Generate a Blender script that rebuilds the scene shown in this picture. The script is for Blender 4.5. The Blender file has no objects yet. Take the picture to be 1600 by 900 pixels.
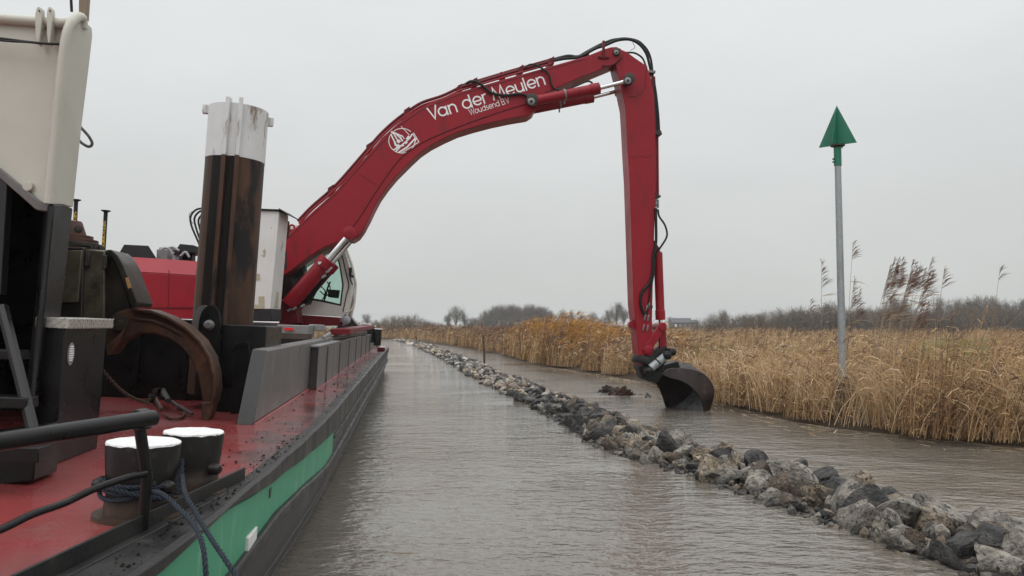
import bpy, bmesh, math, random
import numpy as np
from mathutils import Vector, Matrix, noise

R = math.radians
random.seed(7); RNG = np.random.default_rng(7)
scene = bpy.context.scene
COL = scene.collection

# ------------------------------------------------------------------ camera
CAM = Vector((0.0, 0.0, 2.0)); F = 1200.0; PITCH = math.atan(57/1200.0)
cd = bpy.data.cameras.new("camera"); cam = bpy.data.objects.new("camera", cd); COL.objects.link(cam)
cd.sensor_width = 36.0; cd.lens = 36.0*F/1600.0; cd.clip_start = 0.05; cd.clip_end = 9000
cam.location = CAM; cam.rotation_euler = (math.pi/2+PITCH, 0, 0)
scene.camera = cam
scene.render.resolution_x = 1024; scene.render.resolution_y = 576

# ------------------------------------------------------------------ light
SUN_EL, SUN_AZ = R(48), R(205)      # high in the cloud, behind the camera's left shoulder
world = bpy.data.worlds.new("World"); scene.world = world; world.use_nodes = True
nt = world.node_tree; nt.nodes.clear()
out = nt.nodes.new('ShaderNodeOutputWorld'); bg = nt.nodes.new('ShaderNodeBackground'); bg.inputs['Strength'].default_value = 0.10
sky = nt.nodes.new('ShaderNodeTexSky'); sky.sky_type = 'NISHITA'; sky.sun_disc = False
sky.sun_elevation = SUN_EL; sky.sun_rotation = SUN_AZ; sky.air_density = 1.0; sky.dust_density = 3.0
tc = nt.nodes.new('ShaderNodeTexCoord'); sep = nt.nodes.new('ShaderNodeSeparateXYZ')
nt.links.new(tc.outputs['Generated'], sep.inputs[0])
ramp = nt.nodes.new('ShaderNodeValToRGB')            # overcast: brighter towards the zenith
e = ramp.color_ramp.elements
e[0].position = 0.0; e[0].color = (6.0, 6.15, 6.0, 1)
e[1].position = 1.0; e[1].color = (21.5, 21.8, 22.0, 1)
n1 = e.new(0.10); n1.color = (6.6, 6.75, 6.58, 1)
n2 = e.new(0.40); n2.color = (8.4, 8.55, 8.6, 1)
n3 = e.new(0.68); n3.color = (15.5, 15.7, 15.9, 1)
nt.links.new(sep.outputs['Z'], ramp.inputs[0])
mp = nt.nodes.new('ShaderNodeMapping'); mp.inputs['Scale'].default_value = (1.6, 1.6, 5.0)
nt.links.new(tc.outputs['Generated'], mp.inputs[0])
cl = nt.nodes.new('ShaderNodeTexNoise'); cl.inputs['Scale'].default_value = 1.6; cl.inputs['Detail'].default_value = 4
nt.links.new(mp.outputs[0], cl.inputs['Vector'])
cm = nt.nodes.new('ShaderNodeMapRange'); cm.inputs['From Min'].default_value = 0.3; cm.inputs['From Max'].default_value = 0.7
cm.inputs['To Min'].default_value = 0.955; cm.inputs['To Max'].default_value = 1.035
nt.links.new(cl.outputs['Fac'], cm.inputs['Value'])
mul = nt.nodes.new('ShaderNodeMix'); mul.data_type = 'RGBA'; mul.blend_type = 'MULTIPLY'; mul.inputs['Factor'].default_value = 1
nt.links.new(ramp.outputs[0], mul.inputs[6]); nt.links.new(cm.outputs[0], mul.inputs[7])
mx = nt.nodes.new('ShaderNodeMix'); mx.data_type = 'RGBA'; mx.inputs['Factor'].default_value = 0.94
nt.links.new(sky.outputs[0], mx.inputs[6]); nt.links.new(mul.outputs[2], mx.inputs[7])
nt.links.new(mx.outputs[2], bg.inputs['Color']); nt.links.new(bg.outputs[0], out.inputs[0])
sl = bpy.data.lights.new("sun", 'SUN'); sl.energy = 0.6; sl.angle = R(35); sl.color = (1, 0.97, 0.93)
so = bpy.data.objects.new("sun", sl); COL.objects.link(so)
sdir = Vector((math.sin(SUN_AZ)*math.cos(SUN_EL), math.cos(SUN_AZ)*math.cos(SUN_EL), math.sin(SUN_EL)))
so.rotation_euler = sdir.to_track_quat('Z', 'Y').to_euler()
vs = scene.view_settings; vs.view_transform = 'Standard'; vs.look = 'None'; vs.exposure = 0.0; vs.gamma = 1; vs.use_curve_mapping = False
scene.cycles.max_bounces = 8; scene.cycles.transparent_max_bounces = 12
try: scene.cycles.use_denoising = True
except Exception: pass

# ------------------------------------------------------------------ geometry helpers
CP, SP = math.cos(PITCH), math.sin(PITCH)
def ray(px, py):
    u = (px-800)/F; v = (450-py)/F
    return Vector((u, CP-SP*v, SP+CP*v))
def at(px, py, Y):                       # the point at depth Y metres
    r = ray(px, py); return CAM + r*(Y/r.y)
def on_plane(px, py, p0, n):
    r = ray(px, py); return CAM + r*((p0-CAM).dot(n)/r.dot(n))
def on_z(px, py, z=0.0): return on_plane(px, py, Vector((0, 0, z)), Vector((0, 0, 1)))

MATS = {}
def nodes_of(m): return m.node_tree.nodes, m.node_tree.links
def mat(name, c1, c2=None, rough=0.5, rough2=None, scale=6.0, bump=0.0, bscale=40.0, metal=0.0, stretch=(1, 1, 1), lo=0.35, hi=0.65,
        c3=None, scale3=3.0, lo3=0.55, hi3=0.7, stretch3=(1, 1, 1), coat=0.0, spec=0.5, detail=6, world=False, rnd=0.0):
    m = bpy.data.materials.new(name); m.use_nodes = True; N, L = nodes_of(m)
    b = N['Principled BSDF']; b.inputs['Metallic'].default_value = metal; b.inputs['Roughness'].default_value = rough
    b.inputs['Specular IOR Level'].default_value = spec
    if coat: b.inputs['Coat Weight'].default_value = coat; b.inputs['Coat Roughness'].default_value = 0.12
    if world:
        g = N.new('ShaderNodeNewGeometry'); src = g.outputs['Position']
    else:
        t = N.new('ShaderNodeTexCoord'); src = t.outputs['Object']
    oi = None
    if rnd:
        oi = N.new('ShaderNodeObjectInfo'); ad = N.new('ShaderNodeVectorMath'); ad.operation = 'ADD'
        sc_ = N.new('ShaderNodeVectorMath'); sc_.operation = 'SCALE'; sc_.inputs[0].default_value = (37, 51, 23)
        L.new(oi.outputs['Random'], sc_.inputs['Scale']); L.new(src, ad.inputs[0]); L.new(sc_.outputs[0], ad.inputs[1]); src = ad.outputs[0]
    def nz(sc, st, det=detail):
        mpn = N.new('ShaderNodeMapping'); mpn.inputs['Scale'].default_value = st; L.new(src, mpn.inputs[0])
        n = N.new('ShaderNodeTexNoise'); n.inputs['Scale'].default_value = sc; n.inputs['Detail'].default_value = det
        n.inputs['Roughness'].default_value = 0.62
        L.new(mpn.outputs[0], n.inputs['Vector']); return n
    def rng(n, a, z, t0=0.0, t1=1.0):
        r = N.new('ShaderNodeMapRange'); r.inputs['From Min'].default_value = a; r.inputs['From Max'].default_value = z
        r.inputs['To Min'].default_value = t0; r.inputs['To Max'].default_value = t1
        L.new(n.outputs['Fac'], r.inputs['Value']); return r.outputs[0]
    def mixc(fac, a, bcol):
        x = N.new('ShaderNodeMix'); x.data_type = 'RGBA'; L.new(fac, x.inputs['Factor'])
        if isinstance(a, tuple): x.inputs[6].default_value = (*a, 1)
        else: L.new(a, x.inputs[6])
        x.inputs[7].default_value = (*bcol, 1); return x.outputs[2]
    colr = None
    if c2 is not None:
        n = nz(scale, stretch); f = rng(n, lo, hi); colr = mixc(f, c1, c2)
        if rough2 is not None: L.new(rng(n, lo, hi, rough, rough2), b.inputs['Roughness'])
    if c3 is not None:
        n3 = nz(scale3, stretch3); colr = mixc(rng(n3, lo3, hi3), colr if colr is not None else c1, c3)
    if rnd and colr is not None:
        h = N.new('ShaderNodeHueSaturation'); L.new(colr, h.inputs['Color'])
        mr = N.new('ShaderNodeMapRange'); mr.inputs['To Min'].default_value = 1-rnd; mr.inputs['To Max'].default_value = 1+rnd
        L.new(oi.outputs['Random'], mr.inputs['Value']); L.new(mr.outputs[0], h.inputs['Value']); colr = h.outputs[0]
    if colr is not None: L.new(colr, b.inputs['Base Color'])
    else: b.inputs['Base Color'].default_value = (*c1, 1)
    if bump:
        n = nz(bscale, (1, 1, 1)); bp = N.new('ShaderNodeBump'); bp.inputs['Strength'].default_value = bump; bp.inputs['Distance'].default_value = 0.01
        L.new(n.outputs['Fac'], bp.inputs['Height']); L.new(bp.outputs[0], b.inputs['Normal'])
    MATS[name] = m; return m

red = mat('red_paint', (0.270, 0.007, 0.016), (0.235, 0.007, 0.017), 0.36, 0.46, 1.3, 0.05, 60, c3=(0.135, 0.014, 0.018), scale3=5, lo3=0.56, hi3=0.76, stretch3=(1, 1, .25), spec=0.30)
redd = mat('dark_red_paint', (0.15, 0.006, 0.012), (0.10, 0.008, 0.012), 0.4, 0.6, 3, 0.1, 60, spec=0.25)
deckred = mat('wet_red_deck', (0.315, 0.056, 0.055), (0.21, 0.042, 0.042), 0.16, 0.50, 1.1, 0.25, 22, c3=(0.23, 0.085, 0.075), scale3=2.3, lo3=0.60, hi3=0.82, detail=8, coat=0.6)
def film(m):
    N, L = nodes_of(m); b = N['Principled BSDF']; src = b.inputs['Base Color'].links[0].from_socket; rs_s = b.inputs['Roughness'].links[0].from_socket
    g = N.new('ShaderNodeNewGeometry'); dt = N.new('ShaderNodeVectorMath'); dt.operation = 'DOT_PRODUCT'; dt.inputs[1].default_value = (0.991, 0.134, 0); L.new(g.outputs['Position'], dt.inputs[0])
    s_ = N.new('ShaderNodeMath'); s_.operation = 'ADD'; s_.inputs[1].default_value = 1.345*.991-3.7*.134; L.new(dt.outputs['Value'], s_.inputs[0])
    n1_ = N.new('ShaderNodeTexNoise'); n1_.inputs['Scale'].default_value = 1.7; n1_.inputs['Detail'].default_value = 5; L.new(g.outputs['Position'], n1_.inputs['Vector'])
    n2_ = N.new('ShaderNodeTexNoise'); n2_.inputs['Scale'].default_value = 60; n2_.inputs['Detail'].default_value = 4; L.new(g.outputs['Position'], n2_.inputs['Vector'])
    a1 = N.new('ShaderNodeMath'); a1.operation = 'MULTIPLY_ADD'; a1.inputs[1].default_value = 1.5; L.new(n1_.outputs['Fac'], a1.inputs[0]); L.new(s_.outputs[0], a1.inputs[2])
    a2 = N.new('ShaderNodeMath'); a2.operation = 'MULTIPLY_ADD'; a2.inputs[1].default_value = .55; L.new(n2_.outputs['Fac'], a2.inputs[0])
    dl = N.new('ShaderNodeVectorMath'); dl.operation = 'DOT_PRODUCT'; dl.inputs[1].default_value = (-0.134, 0.991, 0); L.new(g.outputs['Position'], dl.inputs[0])
    ml = N.new('ShaderNodeMapRange'); ml.inputs['From Min'].default_value = 3.85+.2; ml.inputs['From Max'].default_value = 3.85+2.2; ml.inputs['To Min'].default_value = -.45; ml.inputs['To Max'].default_value = 0; L.new(dl.outputs['Value'], ml.inputs['Value'])
    a3 = N.new('ShaderNodeMath'); a3.operation = 'ADD'; L.new(a1.outputs[0], a3.inputs[0]); L.new(ml.outputs[0], a3.inputs[1]); L.new(a3.outputs[0], a2.inputs[2])
    mr = N.new('ShaderNodeMapRange'); mr.inputs['From Min'].default_value = .60; mr.inputs['From Max'].default_value = .86; mr.inputs['To Max'].default_value = .85; L.new(a2.outputs[0], mr.inputs['Value'])
    x = N.new('ShaderNodeMix'); x.data_type = 'RGBA'; L.new(mr.outputs[0], x.inputs['Factor']); L.new(src, x.inputs[6]); x.inputs[7].default_value = (0.060, 0.036, 0.032, 1); L.new(x.outputs[2], b.inputs['Base Color'])
film(deckred)
deckgrit = mat('grit_film', (0.05, 0.035, 0.03), (0.10, 0.05, 0.045), 0.35, 0.7, 5, 0.6, 90)
seam = mat('sealant_red', (0.40, 0.11, 0.11), (0.30, 0.06, 0.06), 0.4, None, 8)
black = mat('black_paint', (0.0030, 0.0030, 0.0038), (0.009, 0.0086, 0.0086), 0.24, 0.42, 4, 0.12, 50, spec=0.27)
blackold = mat('scuffed_black_paint', (0.010, 0.010, 0.0105), (0.030, 0.029, 0.027), 0.30, 0.55, 3, 0.4, 35, spec=0.35, stretch=(1, 1, .4), c3=(0.085, 0.08, 0.075), scale3=6, lo3=0.62, hi3=0.8)
coam = mat('wet_charcoal_steel', (0.082, 0.078, 0.076), (0.130, 0.122, 0.117), 0.34, 0.55, 2.2, 0.15, 60, stretch=(1, 1, .3), c3=(0.04, 0.038, 0.036), scale3=9, lo3=0.58, hi3=0.75, stretch3=(1, 1, .06))
tar = mat('rusted_black_steel', (0.012, 0.011, 0.011), (0.05, 0.045, 0.042), 0.35, 0.7, 9, 0.7, 30, stretch=(1, 1, .12))
hullm = mat('hull_black', (0.024, 0.024, 0.024), (0.060, 0.057, 0.054), 0.40, 0.65, 1.8, 0.3, 25, stretch=(.5, .5, 1), c3=(0.10, 0.095, 0.09), scale3=4, lo3=0.6, hi3=0.8, stretch3=(1, 1, .25))
green = mat('green_hull_paint', (0.048, 0.275, 0.150), (0.070, 0.31, 0.18), 0.42, 0.6, 2.2, 0.15, 30, stretch=(1, 1, .3), c3=(0.22, 0.42, 0.31), scale3=7, lo3=0.56, hi3=0.74, stretch3=(1, 1, .2))
topgreen = mat('green_topmark_paint', (0.010, 0.165, 0.095), (0.008, 0.13, 0.075), 0.45, None, 5)
white = mat('white_paint', (0.74, 0.74, 0.73), (0.64, 0.64, 0.62), 0.45, 0.6, 3)
grip = mat('gritty_white_paint', (0.80, 0.80, 0.79), (0.66, 0.66, 0.65), 0.7, None, 45, 0.9, 60)
cream = mat('cream_paint', (0.50, 0.49, 0.425), (0.45, 0.44, 0.38), 0.38, 0.5, 2.0, 0.08, 20, c3=(0.40, 0.36, 0.27), scale3=5, lo3=0.66, hi3=0.85, stretch3=(1, 1, .15))
pilew = mat('stained_white_pile_paint', (0.66, 0.66, 0.66), (0.58, 0.58, 0.57), 0.5, 0.6, 3, 0.1, 40, c3=(0.20, 0.13, 0.085), scale3=5.5, lo3=0.585, hi3=0.67, stretch3=(1, 1, .28), detail=9)
pileb = mat('rusty_pile_steel', (0.030, 0.013, 0.007), (0.092, 0.046, 0.026), 0.45, 0.7, 3.2, 0.35, 45, stretch=(1, 1, .22), spec=0.3, c3=(0.010, 0.0085, 0.008), scale3=2.6, lo3=0.53, hi3=0.60, stretch3=(1, 1, .3), detail=9)
pilegrease = mat('black_grease_strip', (0.003, 0.0028, 0.0028), (0.012, 0.008, 0.006), 0.4, 0.7, 7, 0.3, 30, stretch=(1, 1, .1), spec=0.2)
rust = mat('worn_rusty_steel', (0.075, 0.037, 0.020), (0.032, 0.019, 0.013), 0.45, 0.65, 5, 0.4, 40, c3=(0.15, 0.068, 0.036), scale3=3, lo3=0.55, hi3=0.75, spec=0.35)
rustred = mat('rust_red_steel', (0.115, 0.042, 0.026), (0.06, 0.026, 0.018), 0.55, 0.75, 6, 0.4, 40)
oil = mat('oily_bronze_steel', (0.075, 0.068, 0.047), (0.19, 0.17, 0.118), 0.28, 0.45, 2.6, 0.15, 30, metal=0.25, c3=(0.035, 0.032, 0.026), scale3=1.8, lo3=0.53, hi3=0.68)
oildark = mat('dark_oily_steel', (0.017, 0.0155, 0.013), (0.042, 0.036, 0.027), 0.3, 0.5, 4, 0.2, 40, spec=0.35)
chrome = mat('chrome_rod', (0.75, 0.75, 0.76), None, 0.16, metal=1.0)
steel = mat('grey_steel', (0.24, 0.24, 0.245), (0.17, 0.17, 0.17), 0.4, 0.6, 4, 0.1, 40, metal=0.1)
galv = mat('galvanised_steel', (0.27, 0.29, 0.30), (0.36, 0.38, 0.39), 0.45, 0.6, 22, 0.1, 60, metal=0.35, c3=(0.19, 0.20, 0.21), scale3=5, stretch3=(1, 1, .2))
rubber = mat('black_rubber', (0.007, 0.007, 0.007), None, 0.5, spec=0.3)
darkgrey = mat('dark_grey_cover', (0.020, 0.0205, 0.0205), (0.015, 0.015, 0.015), 0.5, spec=0.3)
cabinet = mat('scuffed_cabinet_paint', (0.66, 0.665, 0.645), (0.60, 0.605, 0.58), 0.4, None, 2.5, 0.05, 30, c3=(0.36, 0.33, 0.23), scale3=3.6, lo3=0.665, hi3=0.675, stretch3=(1, 1, .8), detail=2)
cabw = mat('cab_cream_white', (0.66, 0.64, 0.58), (0.60, 0.58, 0.53), 0.35, None, 4)
patch = mat('bare_primer_patch', (0.34, 0.31, 0.20), (0.42, 0.39, 0.28), 0.6, None, 20)
bucketm = mat('worn_bucket_steel', (0.013, 0.0075, 0.007), (0.026, 0.014, 0.012), 0.42, 0.65, 5, 0.5, 22, c3=(0.050, 0.036, 0.027), scale3=4, lo3=0.58, hi3=0.74, stretch3=(1, 1, .4), spec=0.2)
bucketin = mat('polished_bucket_steel', (0.42, 0.44, 0.46), (0.16, 0.16, 0.16), 0.22, 0.5, 5, 0.2, 30, metal=0.5, lo=.45, hi=.6)
ropem = mat('blue_rope', (0.0045, 0.009, 0.018), (0.010, 0.020, 0.034), 0.75, None, 30, 0.6, 120)
wire = mat('grey_wire_rope', (0.13, 0.13, 0.13), (0.06, 0.06, 0.06), 0.6, None, 60, 0.6, 150)
tread = mat('aluminium_tread_plate', (0.46, 0.45, 0.41), (0.34, 0.33, 0.29), 0.4, 0.6, 14, metal=0.5)
yellow = mat('yellow_print', (0.62, 0.42, 0.05), None, 0.5)
decal = mat('white_print', (0.78, 0.77, 0.77), None, 0.45)
sticker = mat('tan_sticker', (0.50, 0.30, 0.12), (0.40, 0.22, 0.10), 0.5, None, 60)
refl = mat('red_reflector', (0.75, 0.03, 0.03), (0.55, 0.02, 0.02), 0.3, None, 80)
wood = mat('weathered_wood', (0.30, 0.23, 0.16), (0.20, 0.15, 0.10), 0.7, None, 8, 0.4, 40, stretch=(1, 1, .1))
woodd = mat('wet_dark_wood', (0.035, 0.027, 0.022), (0.06, 0.048, 0.038), 0.6, None, 8, 0.4, 40, stretch=(1, 1, .1))
concrete = mat('mossy_concrete', (0.085, 0.075, 0.058), (0.045, 0.043, 0.032), 0.8, None, 9, 0.5, 40)
mud = mat('wet_mud', (0.030, 0.021, 0.013), (0.055, 0.039, 0.023), 0.6, 0.9, 3, 0.8, 12, world=True, spec=0.2)
field = mat('marsh_ground', (0.090, 0.068, 0.035), (0.055, 0.062, 0.024), 0.9, None, 0.06, 0.5, 2, world=True, c3=(0.10, 0.10, 0.035), scale3=0.5)
pasture = mat('green_pasture', (0.045, 0.085, 0.02), (0.065, 0.10, 0.03), 0.9, None, 0.2, world=True)
bark = mat('bark', (0.085, 0.073, 0.062), (0.115, 0.10, 0.086), 0.9, None, 6, world=True)
twigm = mat('hazed_bare_twigs', (0.105, 0.088, 0.072), (0.14, 0.118, 0.098), 0.9, None, 0.6, world=True)  # twigs lightened: grey of distance haze put into their colour
twigb = mat('brown_shrub_twigs', (0.150, 0.098, 0.055), (0.11, 0.08, 0.05), 0.9, None, 0.6, world=True)
roofm = mat('dark_roof', (0.030, 0.032, 0.037), (0.045, 0.047, 0.052), 0.6, None, 2)
wallm = mat('dark_brick_wall', (0.075, 0.058, 0.052), (0.10, 0.078, 0.07), 0.8, None, 5)
peat = mat('red_brown_peat', (0.095, 0.042, 0.026), (0.055, 0.028, 0.020), 0.7, None, 12, 0.8, 60)
peatd = mat('dark_root_clump', (0.022, 0.017, 0.015), (0.04, 0.03, 0.025), 0.7, None, 12, 0.8, 60)
foam = mat('drift_straw', (0.42, 0.33, 0.21), (0.30, 0.22, 0.13), 0.8, None, 5, world=True)

def rock_mat(name, a, b_, c):
    m = mat(name, a, b_, 0.70, 0.45, 1.7, 1.0, 5.5, lo=.40, hi=.60, c3=c, scale3=4.2, lo3=0.515, hi3=0.62, rnd=0.22, detail=10)  # third tone paints in dark crevice shade by noise, except on brown
    N, L = nodes_of(m); b = N['Principled BSDF']; src = b.inputs['Base Color'].links[0].from_socket
    for x_ in N:
        if x_.type == 'BUMP': x_.inputs['Distance'].default_value = 0.10
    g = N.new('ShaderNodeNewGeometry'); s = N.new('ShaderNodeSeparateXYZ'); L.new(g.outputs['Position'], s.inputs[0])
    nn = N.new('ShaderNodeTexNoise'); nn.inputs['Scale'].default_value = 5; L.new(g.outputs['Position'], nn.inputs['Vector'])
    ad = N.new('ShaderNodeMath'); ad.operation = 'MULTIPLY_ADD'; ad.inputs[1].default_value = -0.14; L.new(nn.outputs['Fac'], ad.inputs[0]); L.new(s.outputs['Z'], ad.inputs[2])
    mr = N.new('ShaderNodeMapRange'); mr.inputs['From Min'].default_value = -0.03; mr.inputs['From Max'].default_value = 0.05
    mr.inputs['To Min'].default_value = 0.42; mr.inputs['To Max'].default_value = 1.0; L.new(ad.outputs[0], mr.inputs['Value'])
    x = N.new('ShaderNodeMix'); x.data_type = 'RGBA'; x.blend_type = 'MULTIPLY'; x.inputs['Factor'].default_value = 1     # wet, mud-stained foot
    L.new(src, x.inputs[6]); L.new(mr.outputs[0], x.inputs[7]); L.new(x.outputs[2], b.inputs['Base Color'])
    return m
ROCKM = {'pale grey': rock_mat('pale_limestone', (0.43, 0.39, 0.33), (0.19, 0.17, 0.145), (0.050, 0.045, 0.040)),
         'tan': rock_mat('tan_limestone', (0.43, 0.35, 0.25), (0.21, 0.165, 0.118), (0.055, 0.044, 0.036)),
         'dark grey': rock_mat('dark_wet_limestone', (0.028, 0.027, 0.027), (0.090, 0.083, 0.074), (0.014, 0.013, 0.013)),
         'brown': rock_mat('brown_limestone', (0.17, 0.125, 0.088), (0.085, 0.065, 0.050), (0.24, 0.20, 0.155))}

def water_mat(name):
    m = bpy.data.materials.new(name); m.use_nodes = True; N, L = nodes_of(m); b = N['Principled BSDF']
    b.inputs['Base Color'].default_value = (0.140, 0.124, 0.103, 1); b.inputs['Roughness'].default_value = 0.05; b.inputs['IOR'].default_value = 1.58
    g = N.new('ShaderNodeNewGeometry')
    def nz(sc, st, rot, det):
        mpn = N.new('ShaderNodeMapping'); mpn.inputs['Scale'].default_value = st; mpn.inputs['Rotation'].default_value = (0, 0, rot)
        L.new(g.outputs['Position'], mpn.inputs[0]); n = N.new('ShaderNodeTexNoise'); n.inputs['Scale'].default_value = sc
        n.inputs['Detail'].default_value = det; n.inputs['Roughness'].default_value = 0.55; n.inputs['Distortion'].default_value = 0.25
        L.new(mpn.outputs[0], n.inputs['Vector']); return n.outputs['Fac']
    def madd(a, k, c=None):
        x = N.new('ShaderNodeMath'); x.operation = 'MULTIPLY_ADD'; L.new(a, x.inputs[0])
        if isinstance(k, float): x.inputs[1].default_value = k
        else: L.new(k, x.inputs[1])
        if c is None: x.inputs[2].default_value = 0
        else: L.new(c, x.inputs[2])
        return x.outputs[0]
    gust = nz(0.22, (1, 1, 1), 0.3, 2)
    gr = N.new('ShaderNodeMapRange'); gr.inputs['From Min'].default_value = 0.36; gr.inputs['From Max'].default_value = 0.64
    gr.inputs['To Min'].default_value = 0.40; gr.inputs['To Max'].default_value = 1.65; L.new(gust, gr.inputs['Value'])
    h = madd(nz(1.1, (1, 2.2, 1), 0.35, 3), 0.046)
    h = madd(nz(4.2, (1, 1.9, 1), 0.5, 3), 0.030, h)
    h = madd(nz(10.0, (1, 1.6, 1), -0.25, 2), 0.010, h)
    h = madd(h, gr.outputs[0])
    bp = N.new('ShaderNodeBump'); bp.inputs['Strength'].default_value = 1.0; bp.inputs['Distance'].default_value = 1.0
    L.new(h, bp.inputs['Height']); L.new(bp.outputs[0], b.inputs['Normal'])
    MATS[name] = m; return m
waterm = water_mat('muddy_canal_water')

def glass_mat():
    m = bpy.data.materials.new('tinted_cab_glass'); m.use_nodes = True; N, L = nodes_of(m); N.remove(N['Principled BSDF'])
    t = N.new('ShaderNodeBsdfTransparent'); t.inputs[0].default_value = (0.86, 0.94, 0.91, 1)
    gl = N.new('ShaderNodeBsdfGlossy'); gl.inputs['Roughness'].default_value = 0.03
    fr = N.new('ShaderNodeFresnel'); fr.inputs[0].default_value = 1.5
    mxs = N.new('ShaderNodeMixShader'); L.new(fr.outputs[0], mxs.inputs[0]); L.new(t.outputs[0], mxs.inputs[1]); L.new(gl.outputs[0], mxs.inputs[2])
    L.new(mxs.outputs[0], N['Material Output'].inputs[0]); return m
glassm = glass_mat()

def tint_mat(name, stops, rough=0.75):
    m = bpy.data.materials.new(name); m.use_nodes = True; N, L = nodes_of(m); b = N['Principled BSDF']
    b.inputs['Roughness'].default_value = rough; b.inputs['Specular IOR Level'].default_value = 0.2
    a = N.new('ShaderNodeAttribute'); a.attribute_name = 'tint'; r = N.new('ShaderNodeValToRGB'); el = r.color_ramp.elements
    el[0].position, el[0].color = stops[0][0], (*stops[0][1], 1); el[1].position, el[1].color = stops[-1][0], (*stops[-1][1], 1)
    for p, c in stops[1:-1]:
        x = el.new(p); x.color = (*c, 1)
    L.new(a.outputs['Fac'], r.inputs[0]); L.new(r.outputs[0], b.inputs['Base Color'])
    tr = N.new('ShaderNodeBsdfTranslucent'); L.new(r.outputs[0], tr.inputs[0]); mxs = N.new('ShaderNodeMixShader'); mxs.inputs[0].default_value = 0.27
    L.new(b.outputs[0], mxs.inputs[1]); L.new(tr.outputs[0], mxs.inputs[2]); L.new(mxs.outputs[0], N['Material Output'].inputs[0])
    return m
reedm = tint_mat('dry_reed', [(0.0, (0.075, 0.042, 0.025)), (0.25, (0.25, 0.147, 0.072)), (0.55, (0.49, 0.315, 0.160)), (0.8, (0.61, 0.455, 0.285)), (1.0, (0.72, 0.60, 0.42))])
goldm = tint_mat('golden_reed', [(0.0, (0.16, 0.08, 0.025)), (0.5, (0.44, 0.23, 0.060)), (1.0, (0.64, 0.40, 0.15))])
plumem = tint_mat('reed_plume', [(0.0, (0.075, 0.040, 0.030)), (0.5, (0.165, 0.095, 0.070)), (1.0, (0.30, 0.20, 0.14))])
grassm = tint_mat('marsh_grass', [(0.0, (0.06, 0.085, 0.018)), (0.5, (0.15, 0.16, 0.035)), (1.0, (0.33, 0.28, 0.10))])

WLOC = {}
def tag(o, label=None, cat=None, group=None, kind=None):
    if label: o['label'] = label
    if cat: o['category'] = cat
    if group: o['group'] = group
    if kind: o['kind'] = kind
    return o
def thing(name, loc, label, cat, group=None):
    o = bpy.data.objects.new(name, None); COL.objects.link(o); o.location = loc; o.empty_display_size = 0.2
    WLOC[o.name] = Vector(loc); return tag(o, label, cat, group)

class MB:
    def __init__(s): s.v = []; s.f = []
    def add(s, vs, fs):
        k = len(s.v); s.v += [Vector(p) for p in vs]; s.f += [tuple(i+k for i in f) for f in fs]; return s
    def box(s, o, ax, ay, az):           # o = corner, three edge vectors
        o, ax, ay, az = map(Vector, (o, ax, ay, az))
        p = [o, o+ax, o+ax+ay, o+ay, o+az, o+ax+az, o+ax+ay+az, o+ay+az]
        return s.add(p, [(0, 3, 2, 1), (4, 5, 6, 7), (0, 1, 5, 4), (1, 2, 6, 5), (2, 3, 7, 6), (3, 0, 4, 7)])
    def prism(s, pts, ext):
        pts = [Vector(p) for p in pts]; n = len(pts); e = Vector(ext)
        return s.add(pts+[p+e for p in pts], [tuple(range(n)), tuple(range(2*n-1, n-1, -1))]+[(i, (i+1) % n, n+(i+1) % n, n+i) for i in range(n)])
    def loft(s, rings, closed=True, caps=True):
        n = len(rings[0]); vs = [p for r in rings for p in r]; fs = []
        for k in range(len(rings)-1):
            for i in range(n if closed else n-1):
                j = (i+1) % n; fs.append((k*n+i, k*n+j, (k+1)*n+j, (k+1)*n+i))
        if caps and closed: fs += [tuple(range(n-1, -1, -1)), tuple(range((len(rings)-1)*n, len(rings)*n))]
        return s.add(vs, fs)
    def tube(s, pts, r, n=8, caps=True):
        pts = [Vector(p) for p in pts]; rr = r if isinstance(r, (list, tuple)) else [r]*len(pts)
        t0 = (pts[1]-pts[0]).normalized(); u = t0.orthogonal().normalized(); rings = []
        for i, p in enumerate(pts):
            a = pts[max(i-1, 0)]; b = pts[min(i+1, len(pts)-1)]; t = (b-a).normalized()
            u = (u-t*u.dot(t)); u = u.normalized() if u.length > 1e-6 else t.orthogonal().normalized()
            w = t.cross(u); rings.append([p+(u*math.cos(2*math.pi*k/n)+w*math.sin(2*math.pi*k/n))*rr[i] for k in range(n)])
        return s.loft(rings, True, caps)
    def lathe(s, o, axis, prof, n=24):   # prof = [(height, radius)]
        o = Vector(o); ax = Vector(axis).normalized(); u = ax.orthogonal().normalized(); w = ax.cross(u)
        return s.loft([[o+ax*h+(u*math.cos(2*math.pi*k/n)+w*math.sin(2*math.pi*k/n))*r for k in range(n)] for h, r in prof])
    def build(s, name, m, parent=None, bevel=0.0, seg=2, smooth=38, label=None):
        c = Vector((0, 0, 0))
        if s.v:
            lo = Vector(map(min, zip(*s.v))); hi = Vector(map(max, zip(*s.v))); c = (lo+hi)/2
        me = bpy.data.meshes.new(name); me.from_pydata([p-c for p in s.v], [], s.f)
        bm = bmesh.new(); bm.from_mesh(me); bmesh.ops.recalc_face_normals(bm, faces=bm.faces[:])
        bmesh.ops.triangulate(bm, faces=[f for f in bm.faces if len(f.verts) > 4]); bm.to_mesh(me); bm.free()
        me.materials.append(m)
        if smooth:
            me.shade_smooth(); me.set_sharp_from_angle(angle=R(smooth))
        o = bpy.data.objects.new(name, me); COL.objects.link(o); WLOC[o.name] = c
        if parent is not None:
            o.parent = parent; o.location = c-WLOC[parent.name]
        else: o.location = c
        if bevel:
            b = o.modifiers.new('bevel', 'BEVEL'); b.width = bevel; b.segments = seg; b.limit_method = 'ANGLE'; b.angle_limit = R(40); b.harden_normals = False
        if label: o['label'] = label
        return o
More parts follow.
